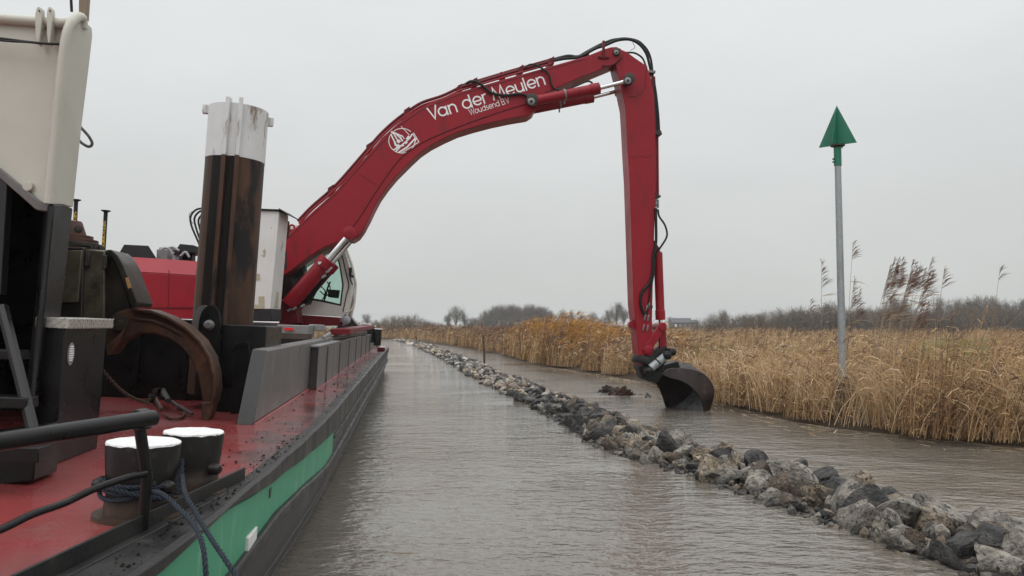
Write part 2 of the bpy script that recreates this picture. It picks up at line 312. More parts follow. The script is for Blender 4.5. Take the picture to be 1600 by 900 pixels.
def spline(pts, n=6):
    P = [Vector(p) for p in pts]; P = [2*P[0]-P[1]]+P+[2*P[-1]-P[-2]]; o = []
    for i in range(1, len(P)-2):
        a, b, c, d = P[i-1:i+3]
        for k in range(n):
            t = k/n; o.append(.5*((2*b)+(c-a)*t+(2*a-5*b+4*c-d)*t*t+(3*b-a-3*c+d)*t**3))
    o.append(P[-2]); return o
def copy_tree(o, loc, rz=0.0, sc=1.0):
    c = o.copy(); COL.objects.link(c); c.location = loc; c.rotation_euler = (0, 0, rz)
    c.scale = (sc, sc, sc) if not isinstance(sc, tuple) else sc
    for ch in list(o.children):
        d = ch.copy(); COL.objects.link(d); d.parent = c
    return c

# ------------------------------------------------------------------ vessel frame
K = 0.055                                            # heel towards the boom
VO = Vector((-1.345, 3.7, 1.03)); A = Vector((-0.134, 0.991, 0)).normalized(); B0 = Vector((0.991, 0.134, 0)).normalized(); Z = Vector((0, 0, 1))
B = B0*math.cos(K)-Z*math.sin(K); H = Z*math.cos(K)+B0*math.sin(K)
def V(l, s, h=0.0): return VO+A*l+B*s+H*h
def loc_of(p): q = p-VO; return (q.dot(A), q.dot(B), q.dot(H))
def hit_h(px, py, h=0.0): return loc_of(on_plane(px, py, V(0, 0, h), H))
def hit_s(px, py, s=0.0): return loc_of(on_plane(px, py, V(0, s, 0), B))
def hit_l(px, py, l): return loc_of(on_plane(px, py, V(l, 0, 0), A))
def vbox(m, l0, l1, s0, s1, h0, h1): return m.box(V(l0, s0, h0), A*(l1-l0), B*(s1-s0), H*(h1-h0))

# ================================================================== THE SETTING
def sheet(name, pts, m, z, kind='structure', label=None, cat=None):
    b = MB(); b.add([(x, y, z) for x, y in pts], [tuple(range(len(pts)))]); o = b.build(name, m, smooth=0)
    return tag(o, label, cat, kind=kind)
w = MB(); w.add([(-4000, -400, 0), (4000, -400, 0), (4000, 7000, 0), (-4000, 7000, 0)], [(0, 1, 2, 3)])
tag(w.build('canal_water', waterm, smooth=0), 'rippled grey-brown canal water', 'water', kind='structure')
# the marsh bank: its edge, traced from right to far left
BANKPX = [(1600, 700), (1500, 690), (1400, 679), (1320, 672), (1240, 660), (1170, 643), (1120, 628), (1060, 606), (1000, 596), (930, 584), (860, 574), (820, 566), (780, 555), (740, 546), (700, 540), (650, 534), (610, 530)]
BANK = [Vector((26, 3)).to_3d(), Vector((14, 8.8)).to_3d()]+[on_z(*p) for p in BANKPX]
BANK += [Vector((-34, 108, 0)), Vector((-60, 112, 0)), Vector((-140, 118, 0)), Vector((-500, 160, 0)), Vector((-3900, 500, 0))]
BANK = [Vector((3900, -350, 0)), Vector((200, -25, 0))]+BANK
rings = []
for p in BANK:
    rings.append(p)
inner = []
for i, p in enumerate(BANK):
    a = BANK[max(i-1, 0)]; b = BANK[min(i+1, len(BANK)-1)]; t = (b-a).normalized(); nrm = Vector((t.y, -t.x, 0))
    if nrm.dot(Vector((0.6, 1, 0))) < 0: nrm = -nrm
    inner.append(nrm)
bk = MB()
bk.loft([[p-n*0.15+Vector((0, 0, -0.4)), p+n*0.10+Vector((0, 0, 0.02)), p+n*0.45+Vector((0, 0, 0.12)), p+n*1.0+Vector((0, 0, 0.20))] for p, n in zip(BANK, inner)], closed=False)
tag(bk.build('mud_bank', mud), 'dark wet mud at the foot of the reeds', 'bank', kind='structure')
land = [p+n*0.9 for p, n in zip(BANK, inner)]
POND = [(30.0, 82), (45, 80), (48, 90), (40, 93), (31, 91)]
sheet('marsh_ground', [(p.x, p.y) for p in land]+[(-3950, 6900), (3950, 6900)], field, 0.185, label='flat marsh ground running to the horizon', cat='ground')
sheet('marsh_pond', [(p.x, p.y) for p in [on_z(*q, .2) for q in [(1425, 536), (1455, 538.5), (1525, 538.5), (1560, 535), (1540, 531.5), (1470, 530.5), (1430, 532)]]], waterm, 0.192, label='pale sheet of open water in the marsh', cat='water')
sheet('pasture', [(-60, 205), (-20, 190), (10, 190), (24, 205), (10, 245), (-60, 245)], pasture, 0.194, label='strip of green pasture below the distant wood', cat='pasture')

# ================================================================== THE WORK VESSEL
vessel = thing('work_vessel', V(12, -3.5, 0), 'black hulled work vessel with wet red deck, green hull stripe and cream bow bulwark', 'boat')
RIM = [(-4.0, -3.6), (-3.85, -2.5), (-3.3, -1.5), (-2.5, -.78), (-1.6, -.40), (-.7, -.20), (.2, -.135), (1.2, -.09), (2.2, -.055), (3.2, -.025), (4.2, -.005)]+[(x, 0) for x in np.linspace(5.2, 29.4, 20)]+[(30.6, -.12), (31.6, -.5), (32.4, -1.2), (32.9, -2.2), (33.1, -3.5)]
FULL = RIM+[(l, -7-s) for l, s in RIM[-2:0:-1]]
def scurve(l): return float(np.interp(l, [p[0] for p in RIM[:-5]], [p[1] for p in RIM[:-5]]))
def hit_side(px, py, out=0.0):
    s_ = 0.0
    for _ in range(12): q = hit_s(px, py, s_+out); s_ = .5*s_+.5*scurve(q[0])
    return q
def rimn(path):
    o = []
    n = len(path)
    for i in range(n):
        a = Vector(path[i-1]); b = Vector(path[(i+1) % n]); t = (b-a).normalized(); o.append(Vector((-t.y, t.x))*1.0)
    c = Vector((14, -3.5))
    return [q if q.dot(Vector(p)-c) > 0 else -q for q, p in zip(o, path)]
RN = rimn(FULL)
def ring(off, h, path=FULL, nn=None): return [V(p[0]+n.x*off, p[1]+n.y*off, h) for p, n in zip(path, nn or RN)]
d = MB(); d.loft([ring(-.06, -.03), ring(-.06, 0)]); d.build('deck', deckred, vessel, smooth=0)
hm = MB(); hm.loft([ring(0, -.005), ring(0, -.64), ring(-.03, -.74), ring(-.12, -1.05), ring(-.22, -1.5)]); hm.build('hull', hullm, vessel)
def band(name, off, h0, h1, th, l0, l1, m, bev=0.008, wob=0.0):
    idx = [i for i, p in enumerate(RIM) if l0 <= p[0] <= l1]; P = []; Nn = []
    pts = [(Vector(RIM[i]), RN[i]) for i in idx]
    fine = []
    for i in range(len(pts)-1):
        k = 6
        for j in range(k): fine.append((pts[i][0].lerp(pts[i+1][0], j/k), pts[i][1].lerp(pts[i+1][1], j/k)))
    fine.append(pts[-1]); rg = []
    for p, n in fine:
        q = wob*(noise.noise(Vector((p.x*2.3, h0*7, 1)))); q2 = wob*(noise.noise(Vector((p.x*1.7, h0*7, 9))))
        rg.append([V(p.x+n.x*(off+x), p.y+n.y*(off+x), h+q2) for x, h in ((0, h1), (th+q, h1-.006), (th+q, h0), (0, h0-.01))])
    b = MB(); b.loft(rg); return b.build(name, m, vessel, bevel=bev)
GT = [hit_side(*p, .03) for p in ((245, 900), (348, 800), (400, 772), (455, 731), (515, 681))]; GB = [hit_side(*p, .03) for p in ((369, 887), (434, 800), (478, 757), (511, 727))]
def gtop(l): return float(np.interp(l, [-4]+[q[0] for q in GT]+[6.5, 9], [GT[0][2]]+[q[2] for q in GT]+[GT[-1][2]-.01, -.20]))
def gbot(l): return float(np.interp(l, [-4]+[q[0] for q in GB]+[30], [GB[0][2]+.02]+[q[2] for q in GB]+[GB[-1][2]]))
def strip(name, l0, l1, h0f, h1f, off, th, m, wob=0.0, bev=.004):
    rg = []
    for l in np.arange(l0, l1+.01, .12 if l1 < 8 else .3):
        sc_ = scurve(l); q = wob*noise.noise(Vector((l*2.1, off*90, th*50))); q2 = wob*noise.noise(Vector((l*1.6, off*40, 9)))
        rg.append([V(l, sc_+off+x, h+q2) for x, h in ((0, h1f(l)), (th+q, h1f(l)-.006), (th+q, h0f(l)), (0, h0f(l)-.008))])
    b = MB(); b.loft(rg); return b.build(name, m, vessel, bevel=bev)
strip('rubbing_strake', -3.2, 29.8, lambda l: max(gtop(l), -.27), lambda l: .014, -.005, .042, blackold, .010, .01)
strip('green_stripe', -3.2, 5.36, gbot, lambda l: gtop(l)-.012, -.02, .026, green, 0, 0)
strip('rubbing_strake', -3.2, 29.8, lambda l: gbot(l)-.075, gbot, -.02, .062, blackold, .008, .015)
strip('rubbing_strake', 5.37, 29.8, lambda l: -.36, lambda l: -.32, -.015, .035, blackold, .005, .008)
rg = []
for l in np.arange(-1.5, 29.8, .12):
    si = float(np.interp(l, [-1.5, 1.1, 1.25, 3.5], [-.585, -.15, -.17, -.09])); se = scurve(l); q = .006*noise.noise(Vector((l*2.3, 4, 4))); hz_ = .006+.004*noise.noise(Vector((l*1.9, 1, 7)))
    rg.append([V(l, si+q, -.01), V(l, si+q, hz_), V(l, se+.012, hz_+.003), V(l, se+.012, -.01)])
b = MB(); b.loft(rg); b.build('gunwale_edge', blackold, vessel, bevel=.003)
# weld bead lines on the lower hull
for hh, off in ((-.80, -.048), (-.98, -.10)):
    band('weld_seam', off-.008, hh-.012, hh, .02, -4, 31, hullm, .004, .01)
pw = hit_side(395, 845, .02); sw_ = scurve(pw[0]); b = MB(); vbox(b, pw[0]-.125, pw[0]+.125, sw_-.02, sw_+.022, pw[2]-.055, pw[2]+.055); b.build('white_plate', white, vessel, .006)
pw = hit_side(425, 770, .02); sw_ = scurve(pw[0]); b = MB(); vbox(b, pw[0]-.03, pw[0]+.03, sw_-.01, sw_+.011, pw[2]-.03, pw[2]+.03); b.build('drain_hole', tar, vessel)
# toe rail by the bollards
t0 = hit_h(252, 893); t1 = hit_h(381, 752)
r0, r1 = V(-1.5, -.60, .002), V(1.1, -.165, .002); b = MB(); b.box(r0, r1-r0, B*.014, H*.085); b.box(r0+B*.014, r1-r0, B*.05, H*.012); b.build('toe_rail', blackold, vessel, .004)
# bollards
def bollard(px, py, d_top, hgt, label):
    l, s, h = hit_h(px, py); b = MB(); o = V(l, s, 0)
    b.lathe(o, H, [(0, d_top*.60), (.02, d_top*.60), (.022, d_top*.46), (.10, d_top*.455), (.11, d_top*.44), (hgt*.5, d_top*.46), (hgt-.012, d_top*.5), (hgt, d_top*.493)], 40)
    for ang in (200, 330):
        q = B*math.cos(R(ang))+A*math.sin(R(ang)); b.lathe(o+H*hgt*.45+q*d_top*.40, q, [(0, .035), (.06, .03), (.075, .02), (.08, 0.001)], 12)
    k = b.build('bollard', bollm, vessel, label=label)
    c = MB(); n = 64; rg = []
    for rr in (0.02, .18, .34, .42, .46, .488, .497):
        rg.append([o+(B*math.cos(2*math.pi*i/n)+A*math.sin(2*math.pi*i/n))*d_top*(rr+(0.006*noise.noise(Vector((i*.35, rr, px))) if rr > .47 else 0))+H*(hgt+.003*noise.noise(Vector((i*.3, rr*20, px)))+(.006 if rr < .49 else -.002+.010*noise.noise(Vector((i*.33, 3, px))))) for i in range(n)])
    c.loft(rg); c.build('bollard_top', grip, k)
    return l, s
bollm = mat('bollard_black', (0.0035, 0.0035, 0.0035), (0.013, 0.012, 0.011), 0.28, 0.55, 5, 0.3, 40, stretch=(1, 1, .5), spec=0.3, c3=(0.055, 0.044, 0.036), scale3=7, lo3=0.60, hi3=0.72, stretch3=(1, 1, .6))
def rustfoot(m, z0, z1, c):
    N, L = nodes_of(m); b = N['Principled BSDF']; src = b.inputs['Base Color'].links[0].from_socket
    t = N.new('ShaderNodeTexCoord'); s = N.new('ShaderNodeSeparateXYZ'); L.new(t.outputs['Object'], s.inputs[0])
    nn = N.new('ShaderNodeTexNoise'); nn.inputs['Scale'].default_value = 9; nn.inputs['Detail'].default_value = 6; L.new(t.outputs['Object'], nn.inputs['Vector'])
    ad = N.new('ShaderNodeMath'); ad.operation = 'MULTIPLY_ADD'; ad.inputs[1].default_value = .16; L.new(nn.outputs['Fac'], ad.inputs[0]); L.new(s.outputs['Z'], ad.inputs[2])
    mr = N.new('ShaderNodeMapRange'); mr.inputs['From Min'].default_value = z0; mr.inputs['From Max'].default_value = z1; mr.inputs['To Min'].default_value = .85; mr.inputs['To Max'].default_value = 0
    L.new(ad.outputs[0], mr.inputs['Value']); x = N.new('ShaderNodeMix'); x.data_type = 'RGBA'; L.new(mr.outputs[0], x.inputs['Factor']); L.new(src, x.inputs[6]); x.inputs[7].default_value = (*c, 1)
    L.new(x.outputs[2], b.inputs['Base Color'])
rustfoot(bollm, -0.05, 0.05, (0.062, 0.040, 0.027))       # paint worn to rust at the foot
BL1 = bollard(216, 806, .345, .36, 'nearer bollard, wrapped with blue rope'); BL2 = bollard(296, 770, .325, .34, 'farther bollard with paint runs')
# railing
pb = hit_h(223, 832); rail = MB()
ptop = V(pb[0], pb[1]+.0, .55); T0 = at(240, 653, 3.50); T1 = at(0, 690, 2.86); T2 = T1+(T1-T0)*.6
rr_ = MB(); rr_.tube([T0, T1, T2], .036, 14); hr = rr_.build('handrail', black, vessel)
c = MB(); c.lathe(at(221, 656, 3.53)+(T0-T1).normalized()*-.03, (T0-T1), [(0, .05), (.06, .05)], 14); c.build('rail_collar', black, hr, .006)
c = MB(); c.tube([V(pb[0], pb[1], 0), V(pb[0], pb[1], .25), at(217, 660, 3.53)], .026, 12); c.build('rail_post', black, vessel)
c = MB(); c.tube(spline([at(228, 740, 3.53), at(200, 746, 3.45), at(150, 763, 3.3), at(118, 778, 3.22), at(96, 788, 3.14), at(50, 804, 3.0), at(0, 828, 2.86), at(-80, 858, 2.6)], 5), .0155, 10); c.build('lower_rail', black, vessel)
# second rail post farther left is out of frame
# ladder at the left edge
lad = MB()
sl_ = MB(); sl_.tube([at(58, 700, 4.3), at(44, 640, 4.45), at(4, 480, 4.75)], .034, 8); sl_.tube([at(-40, 700, 4.3), at(-75, 480, 4.75)], .034, 8); LD = sl_.build('ladder', black, vessel)
for (x1, y0, y1, Y) in ((27, 548, 563, 4.6), (40, 622, 640, 4.42), (60, 700, 724, 4.1)):
    p = at(x1, y1, Y); q = at(x1, y0, Y); s_ = MB(); s_.box(p-B*.55, B*.55, A*.16, q-p); s_.build('ladder_step', black, LD, .006)
# lower plinth
p = at(5, 775, 4.25); s_ = MB(); s_.box(at(-120, 776, 4.35), at(52, 752, 4.35)-at(-120, 776, 4.35), A*.3, H*.30); s_.build('plinth', black, vessel, .01)
# --- raised bow bulwark at the left
YB = 4.9
def qp(pts, Y=YB): return [at(x, y, Y) for x, y in pts]
b = MB(); b.prism(qp([(-330, -12), (-330, 160), (-4, 262), (62, 316), (82, 318), (108, 30), (60, 27), (0, 21)]), A*.06); bw = b.build('bulwark_plate', cream, vessel, .004)
b = MB(); b.tube(spline([at(-330, 4, YB-.02), at(0, 29, YB-.02), (at(60, 34, YB-.02)), at(100, 36, YB-.02), at(112, 34, YB)], 4), .032, 12); b.build('bulwark_rail', cream, bw)
# corner post: upper cream and lower black, one slanting facet to the right
def post(y0, y1, m, grow=0.0):
    prof = [(30, (101, 133)), (60, (98.5, 132)), (160, (89, 123)), (316, (76, 98.5)), (480, (60.5, 80)), (620, (47, 62)), (752, (33, 50))]
    def xs(y):
        for (ya, xa), (yb, xb) in zip(prof, prof[1:]):
            if ya <= y <= yb: t = (y-ya)/(yb-ya); return [xa[i]+(xb[i]-xa[i])*t for i in (0, 1)]
    b = MB(); rg = []
    for y in np.linspace(y0, y1, 14):
        xl, xr = xs(y); a = at(xl-6, y, YB+.05); c0 = at(xl, y, YB-.05); c1 = at(xl+9, y, YB-.07); d_ = at(xr, y, YB+.06); e_ = d_+A*.16; f_ = a+A*.16
        rg.append([a, c0, c1, d_, e_, f_])
    b.loft(rg); return b.build('corner_post', m, vessel, .012, label='cream upper half of the corner post' if m is cream else 'black lower half of the corner post')
def pp(x, y, dy): return at(x, y, YB+dy)
fc = [pp(78, 319, -.05), pp(89, 200, -.06), pp(99, 100, -.07), (pp(104, 60, -.07)), pp(111, 38, -.05), pp(123, 27, .02), pp(130, 31, .07), pp(131, 44, .08), pp(124.5, 100, .08), pp(114, 185, .08), pp(99.5, 319, .07)]
b = MB(); b.prism(fc, A*.14); cp = b.build('corner_post', cream, vessel, .01, label='cream upper half of the corner post'); post(319.5, 750, black)
b = MB(); b.tube(spline([pp(76, 318, -.06), pp(88, 200, -.075), pp(97.5, 100, -.085), pp(103, 60, -.085), pp(110, 38, -.06), pp(122, 26.5, .01), pp(129.5, 31, .07), pp(131, 45, .085)], 6), [.029]*24+[.031]*12+[.026]*7, 14); b.build('rolled_edge', cream, cp)
# dark underside rim and recess
b = MB(); b.prism(qp([(-330, 158), (-330, 172), (-4, 275), (56, 328), (78, 331), (80, 317), (62, 314), (-4, 260)], YB-.03), A*.2); b.build('bulwark_rim', coam, vessel, .006)
b = MB(); b.prism([at(-420, 100, 7.3), at(-420, 740, 7.3), at(40, 740, 7.3), at(70, 480, 7.3), at(92, 300, 7.3), at(0, 262, 7.3)], A*.05); b.build('recess_wall', black, vessel)
b = MB(); b.prism([at(80, 320, YB+.1), at(92, 300, 7.29), at(63, 480, 7.29), at(36, 740, 7.29), at(36, 752, YB+.1), at(62, 480, YB+.1)], -B*.03); b.build('recess_side', black, vessel)
b = MB(); b.prism([at(-330, 168, YB+.1), at(-4, 270, YB+.1), at(62, 322, YB+.1), at(80, 322, YB+.1), at(92, 303, 7.28), at(62, 303, 7.28), at(-4, 255, 7.28), at(-330, 160, 7.28)], H*.03); b.build('recess_ceiling', black, vessel)
b = MB(); b.prism([at(-330, 160, YB+.1), at(-330, 780, YB+.1), at(-330, 780, 7.2), at(-330, 160, 7.2)], -B*.03); b.build('recess_side', black, vessel)
b = MB(); b.prism([at(-60, 268, YB-.02), at(-60, 460, YB-.02), at(1, 460, YB-.02), at(11, 282, YB-.02), at(-4, 272, YB-.02)], A*.08); b.build('recess_bracket', blackold, vessel, .004)
for x, w_ in ((60, 6.5), (77, 5.5)):
    b = MB(); b.prism(qp([(x-w_+1, 22), (x-w_*.5, 12), (x+1, 9.5), (x+w_*.7, 13), (x+w_-1, 26), (x+w_*.5, 50), (x+1, 69), (x-2, 69), (x-w_*.8, 50)], YB-.075), A*.05); lg = b.build('pad_eye', cream, bw, .005)
    b = MB(); b.lathe(at(x+1.5, 17, YB-.08), -A, [(0, .006), (.004, .006)], 10); b.build('eye_hole', tar, vessel)
b = MB(); b.tube(spline([at(-60, 55, YB-.09), at(0, 60, YB-.09), at(40, 65, YB-.10), at(70, 68, YB-.11), at(95, 68.5, YB-.10)], 5), .0085, 8); b.tube(spline([at(-60, 57, YB-.1), at(10, 64, YB-.1), at(45, 66, YB-.11), at(95, 69.5, YB-.10)], 5), .007, 8)
tag(b.build('tied_cable', rubber), 'black cable tied across the cream bulwark plate', 'cable')
b = MB(); b.lathe(at(20+60, 296, YB-.02), -A, [(0, .04), (.03, .036), (.035, .03)], 16); 
b = MB(); b.lathe(at(46, 292, YB+.0), -A, [(0, .035), (.03, .03)], 16); b.build('plate_boss', cream, bw, .004)
b = MB(); b.tube([at(112, 18, YB+.1), at(108, -60, YB+.1)], .009, 8); tag(b.build('thin_rod', rubber), 'thin black rod rising at the top of the cream corner post', 'rod')
b = MB(); b.prism([at(123, 28, YB+.12), at(133, 28, YB+.12), at(139, -60, YB+.12), at(124, -60, YB+.12)], A*.06); tag(b.build('wooden_post', wood), 'brown wooden post standing behind the cream corner post', 'post')
b = MB(); b.tube(spline([at(117, 183, 5.35), at(124, 196, 5.3), at(138, 212, 5.28), at(144, 224, 5.28), at(138, 229, 5.28), at(124, 220, 5.3), at(114, 204, 5.35), at(108, 195, 5.4)], 7), .010, 9)
sg = thing('wire_sling', at(117, 183, 5.35), 'looped grey wire sling hanging beside the cream corner post', 'sling'); b.build('loop', wire, sg)
b = MB(); b.tube([at(117, 160, 5.35), at(118.5, 172, 5.35), at(117, 190, 5.35), at(110, 198, 5.4)], [.008, .012, .012, .008], 8); b.build('grip_sleeve', redd, sg)
# --- locker with tread plate lid
lx = hit_h(84, 727); LS = lx[1]; L0 = lx[0]; L1 = hit_s(151, 707, LS)[0]; hl = hit_s(107, 500, LS)[2]
b = MB(); vbox(b, L0, L1, LS-.16, LS, 0, hl); lk = b.build('locker', black, vessel, .008)
b = MB(); vbox(b, L0-.03, L1+.03, LS-.17, LS+.03, hl-.055, hl+.012); ldp = b.build('locker_lid', tread, lk, .004)
b = MB()
for j in range(3):
    for i in range(22):
        l = L0-.02+i*(L1-L0+.04)/21; h = hl-.045+j*.022; sg_ = 1 if (i+j) % 2 else -1
        b.box(V(l-.010, LS+.0295, h), A*.020+H*.012*sg_, B*.004, H*.006)
for j in range(3):
    for i in range(6):
        s = LS-.15+i*.03; h = hl-.045+j*.022; sg_ = 1 if (i+j) % 2 else -1
        b.box(V(L0-.0335, s-.010, h), B*.020+H*.012*sg_, A*.004, H*.006)
tp = b.build('tread_pattern', tread, ldp, smooth=0); tp['kind'] = 'stuff'
q = hit_s(110, 553, LS)
b = MB(); n = 28; b.prism([V(q[0]+.050*math.cos(2*math.pi*i/n), LS+.001, q[2]+.075*math.sin(2*math.pi*i/n)) for i in range(n)], B*.004); stn = b.build('round_sticker', steel, lk, smooth=0)
b = MB()
for j in range(7):
    hh = -.045+j*.015; wd = .032*math.sqrt(max(.1, 1-(hh/.062)**2)); b.box(V(q[0]-wd, LS+.005, q[2]+hh), A*wd*2, B*.002, H*.009)
st = b.build('sticker_print', decal, stn, smooth=0); st['kind'] = 'stuff'
# --- coamings
c0 = hit_h(393, 664); c1 = hit_h(476, 613); c2 = hit_h(494, 609); CS1 = (c0[1]+c1[1])/2
CS2 = c2[1]; CL0 = c0[0]; CL1 = c2[0]; CH = hit_s(418, 546, CS1)[2]
hz = hit_s(418, 546, CS1)
b = MB(); b.prism([V(CL0, CS1, 0), V(hz[0], CS1, CH), V(CL1+4.6, CS1, CH+.02), V(CL1+4.6, CS1, 0)], -B*.15); b.build('coaming_panel', coam, vessel, .025, 3)
b = MB(); b.prism([V(CL0-.004, CS1-.148, .003), V(CL0-.004, CS1-.002, .003), V(hz[0]-.004, CS1-.004, CH-.01), V(hz[0]-.004, CS1-.146, CH-.01)], -A*.006+H*-.002); b.build('coaming_end_plate', blackold, vessel, .002)
b = MB(); vbox(b, CL1, CL1+5.2, CS1, CS2, 0, CH-.085); b.build('coaming_panel', coam, vessel, .012)
for x0, x1 in ((5.22, 10.2), (10.22, 17.5)):
    b = MB(); vbox(b, CL1+x0, CL1+x1, CS1, CS2+.004, 0, CH-.08); b.build('coaming_panel', coam, vessel, .012)
b = MB(); vbox(b, CL1-.012, CL1, CS1+.003, CS2-.002, .002, CH-.095); b.build('coaming_end_plate', tar, vessel, .003)
b = MB(); vbox(b, CL1-.06, CL1+9.9, CS1-.16, CS2+.012, CH-.078, CH-.05); b.build('coaming_ledge', steel, vessel, .004)
b = MB(); vbox(b, CL1+4.7, CL1+17.5, CS1-.14, CS1-.02, 0, CH+.0); b.build('coaming_panel', coam, vessel, .012)
b = MB(); vbox(b, CL1+17.52, 28.3, CS1-.2, CS2, 0, CH-.03); b.build('coaming_panel', coam, vessel, .012)
for l in np.arange(CL1+1.2, CL1+17, 2.3):
    b = MB(); vbox(b, l, l+.03, CS2-.01, CS2+.022, .001, CH-.1); b.build('coaming_rib', coam, vessel, .004)
b = MB(); b.tube([V(CL0+.02, CS1+.008, .004), V(CL1, CS1+.008, .004)], .010, 6); b.tube([V(CL1, CS2+.008, .004), V(CL1+17.4, CS2+.008, .004)], .010, 6)
b.build('weld_seam', seam, vessel)
b = MB(); vbox(b, 5.5, 28.3, -7-CS1, -7-CS1+.15, 0, CH); b.build('coaming_panel', coam, vessel, .012)
# dark end bulkhead behind the grab
bl_ = loc_of(at(270, 640, 8.7)); b = MB(); vbox(b, bl_[0]+.25, bl_[0]+.33, -6.2, CS1-.16, 0, .93); b.build('end_bulkhead', black, vessel, .01)
for s in (-3.2, -2.3, -1.75):
    b = MB(); vbox(b, bl_[0]+.19, bl_[0]+.25, s, s+.05, 0.001, .86); b.build('bulkhead_stiffener', black, vessel, .004)
# --- spud housing and roller
hb = loc_of(at(362, 640, 8.15)); SPL, SPS = loc_of(at(348.5, 505, 8.45))[:2]
hp = loc_of(at(333, 508, 8.05)); hq = loc_of(at(415, 510, 8.05))
b = MB()
HS0, HS1, HL0 = hp[1], hq[1], hp[0]; HT = hq[2]
vbox(b, HL0, HL0+.06, HS0, HS1, 0, HT); vbox(b, HL0+.06, HL0+.95, HS0, HS0+.05, 0, HT); vbox(b, HL0+.06, HL0+.95, HS1-.05, HS1, 0, HT); vbox(b, HL0+.95, HL0+1.0, HS0, HS1, 0, HT)
sh = b.build('pile_housing', black, vessel, .01)
b = MB(); b.prism([at(366, 543, 7.95), at(371, 536, 7.95), at(388, 536, 7.95), at(400, 640, 7.95), at(360, 648, 7.95)], A*.05); b.build('housing_gusset', black, vessel, .006)
for (x, Y, m_) in ((316, 7.98, coam), (327, 7.9, black)):
    o_ = at(x, 507, Y); n = 28; pr = []
    for i in range(n):
        an = math.pi*i/(n-1); pr.append(o_+(B*-.5+A*-.86)*0+A*.0+B*(.105*math.cos(an))+H*(.20*math.sin(an)))
    pr += [o_+B*-.105-H*.35, o_+B*.105-H*.35]
    b = MB(); b.prism(pr, A*.09); b.build('roller_bracket', m_, sh, .008)
b = MB(); b.lathe(at(327, 508, 7.88), -A, [(0, .055), (.03, .05), (.05, .03)], 16); b.build('roller_pin', coam, sh, .004)
# --- far details on board
b = MB(); b.box(at(412, 526, 13.2), at(480, 528, 13.2)-at(412, 526, 13.2), A*.9, H*.21); gf = b.build('grey_steel_box', steel, vessel, .01)
b = MB(); b.box(at(444, 516, 13.15), at(458, 516.5, 13.15)-at(444, 516, 13.15), A*.02, H*.045); b.build('reflector', refl, gf, .003)
for x, y in ((425, 514), (425, 521)):
    b = MB(); b.lathe(at(x, y, 13.19), -A, [(0, .02), (.015, .018)], 8); b.build('bolt', steel, gf)
b = MB(); b.box(at(482, 516, 14.0), at(502, 517, 14.0)-at(482, 516, 14.0), A*.5, H*.11); b.build('grey_steel_box', steel, vessel, .01)
b = MB(); b.box(at(437, 529, 12.8), at(486, 531, 12.8)-at(437, 529, 12.8), A*.12, H*.10); b.build('timber_block', woodd, vessel, .006)
b = MB(); b.tube([at(505, 528, 12.8), at(515, 521, 13.2)], .03, 8); b.build('strut', steel, vessel)
b = MB(); b.box(at(515, 523, 14.5), at(546, 523, 14.5)-at(515, 523, 14.5), (at(585, 513.4, 26.)-at(546, 523, 14.5)), H*.11); b.build('red_hatch_beam', redd, vessel, .01)
p = hit_h(596, 549); b = MB(); vbox(b, p[0]-.3, p[0]+.3, p[1]-.14, p[1]+.12, 0, .14); b.build('red_deck_box', redd, vessel, .01)
for x, y in ((573, 505.5), (581, 508.5), (591, 513)):
    bo = at(x, y, 27); b = MB(); b.lathe(bo-H*.6, H, [(0, .13), (.56, .13)], 14); bb = b.build('bollard', black, vessel); b = MB(); b.lathe(bo-H*.035, H, [(0, .15), (.035, .15)], 14); b.build('bollard_top', white, bb, .004)
b = MB(); b.prism([at(538, 489, 27.5), at(546, 492, 27.5), at(562, 511, 27.5), at(580, 517, 27.5), at(580, 525, 27.5), at(520, 525, 27.5)], A*.06); fb = b.build('far_bulwark', black, vessel, .01)
b = MB(); b.tube(spline([at(540, 489.5, 27.5), at(547, 493, 27.5), at(555, 503, 27.5), at(563, 510.5, 27.5)], 5), .035, 8); b.build('bulwark_rim', steel, fb)
rg = []
for l, s, hh in ((28.6, -.55, .78), (29.4, -.42, .70), (30.2, -.38, .55), (30.9, -.42, .36), (31.4, -.55, .16)):
    rg.append([V(l, s, 0), V(l, s+.02, hh*.5), V(l, s, hh), V(l, s-.06, hh), V(l, s-.06, 0)])
b = MB(); b.loft(rg); fb2 = b.build('far_bulwark', black, vessel, .01)
b = MB(); b.tube([r[2] for r in rg], .03, 8); b.build('bulwark_rim', white, fb2)
b = MB(); b.prism([V(28.4, -1, 0), V(28.4, -1, .7), V(33, -3.4, .9), V(33, -3.4, 0)], A*.06); 
# grit on the deck and gunwale
gx = MB()
for i in range(900):
    if i < 420:
        px, py = random.uniform(330, 520), random.uniform(600, 800)
        l, s, _ = hit_h(px, py)
        if not (-.62 < s < -.12 and l > .4): continue
    elif i < 720: l = random.uniform(-1, 3.0); s = scurve(l)-random.uniform(.01, .14)
    else: l, s = random.uniform(2, 18), -random.betavariate(1.3, 2)*.55-.02
    r_ = random.choice((.003, .003, .004, .005, .007, .012))*(1.0 if l < 6 else 1.7); o_ = V(l, s, .002 if s < scurve(l)-.15 else .012)
    pts = [o_+B*r_*random.uniform(.5, 1.3)*math.cos(t)+A*r_*random.uniform(.6, 1.9)*math.sin(t) for t in (0, 1.3, 2.5, 3.8, 5)]
    gx.add(pts+[o_+H*r_*.8], [(k, (k+1) % 5, 5) for k in range(5)])
tag(gx.build('deck_grit', mat('matte_black_grit', (0.010, 0.009, 0.008), (0.02, 0.017, 0.015), 0.9, None, 30, spec=0.08), smooth=0), 'scattered black grit lying on the wet deck edge', 'grit', kind='stuff')

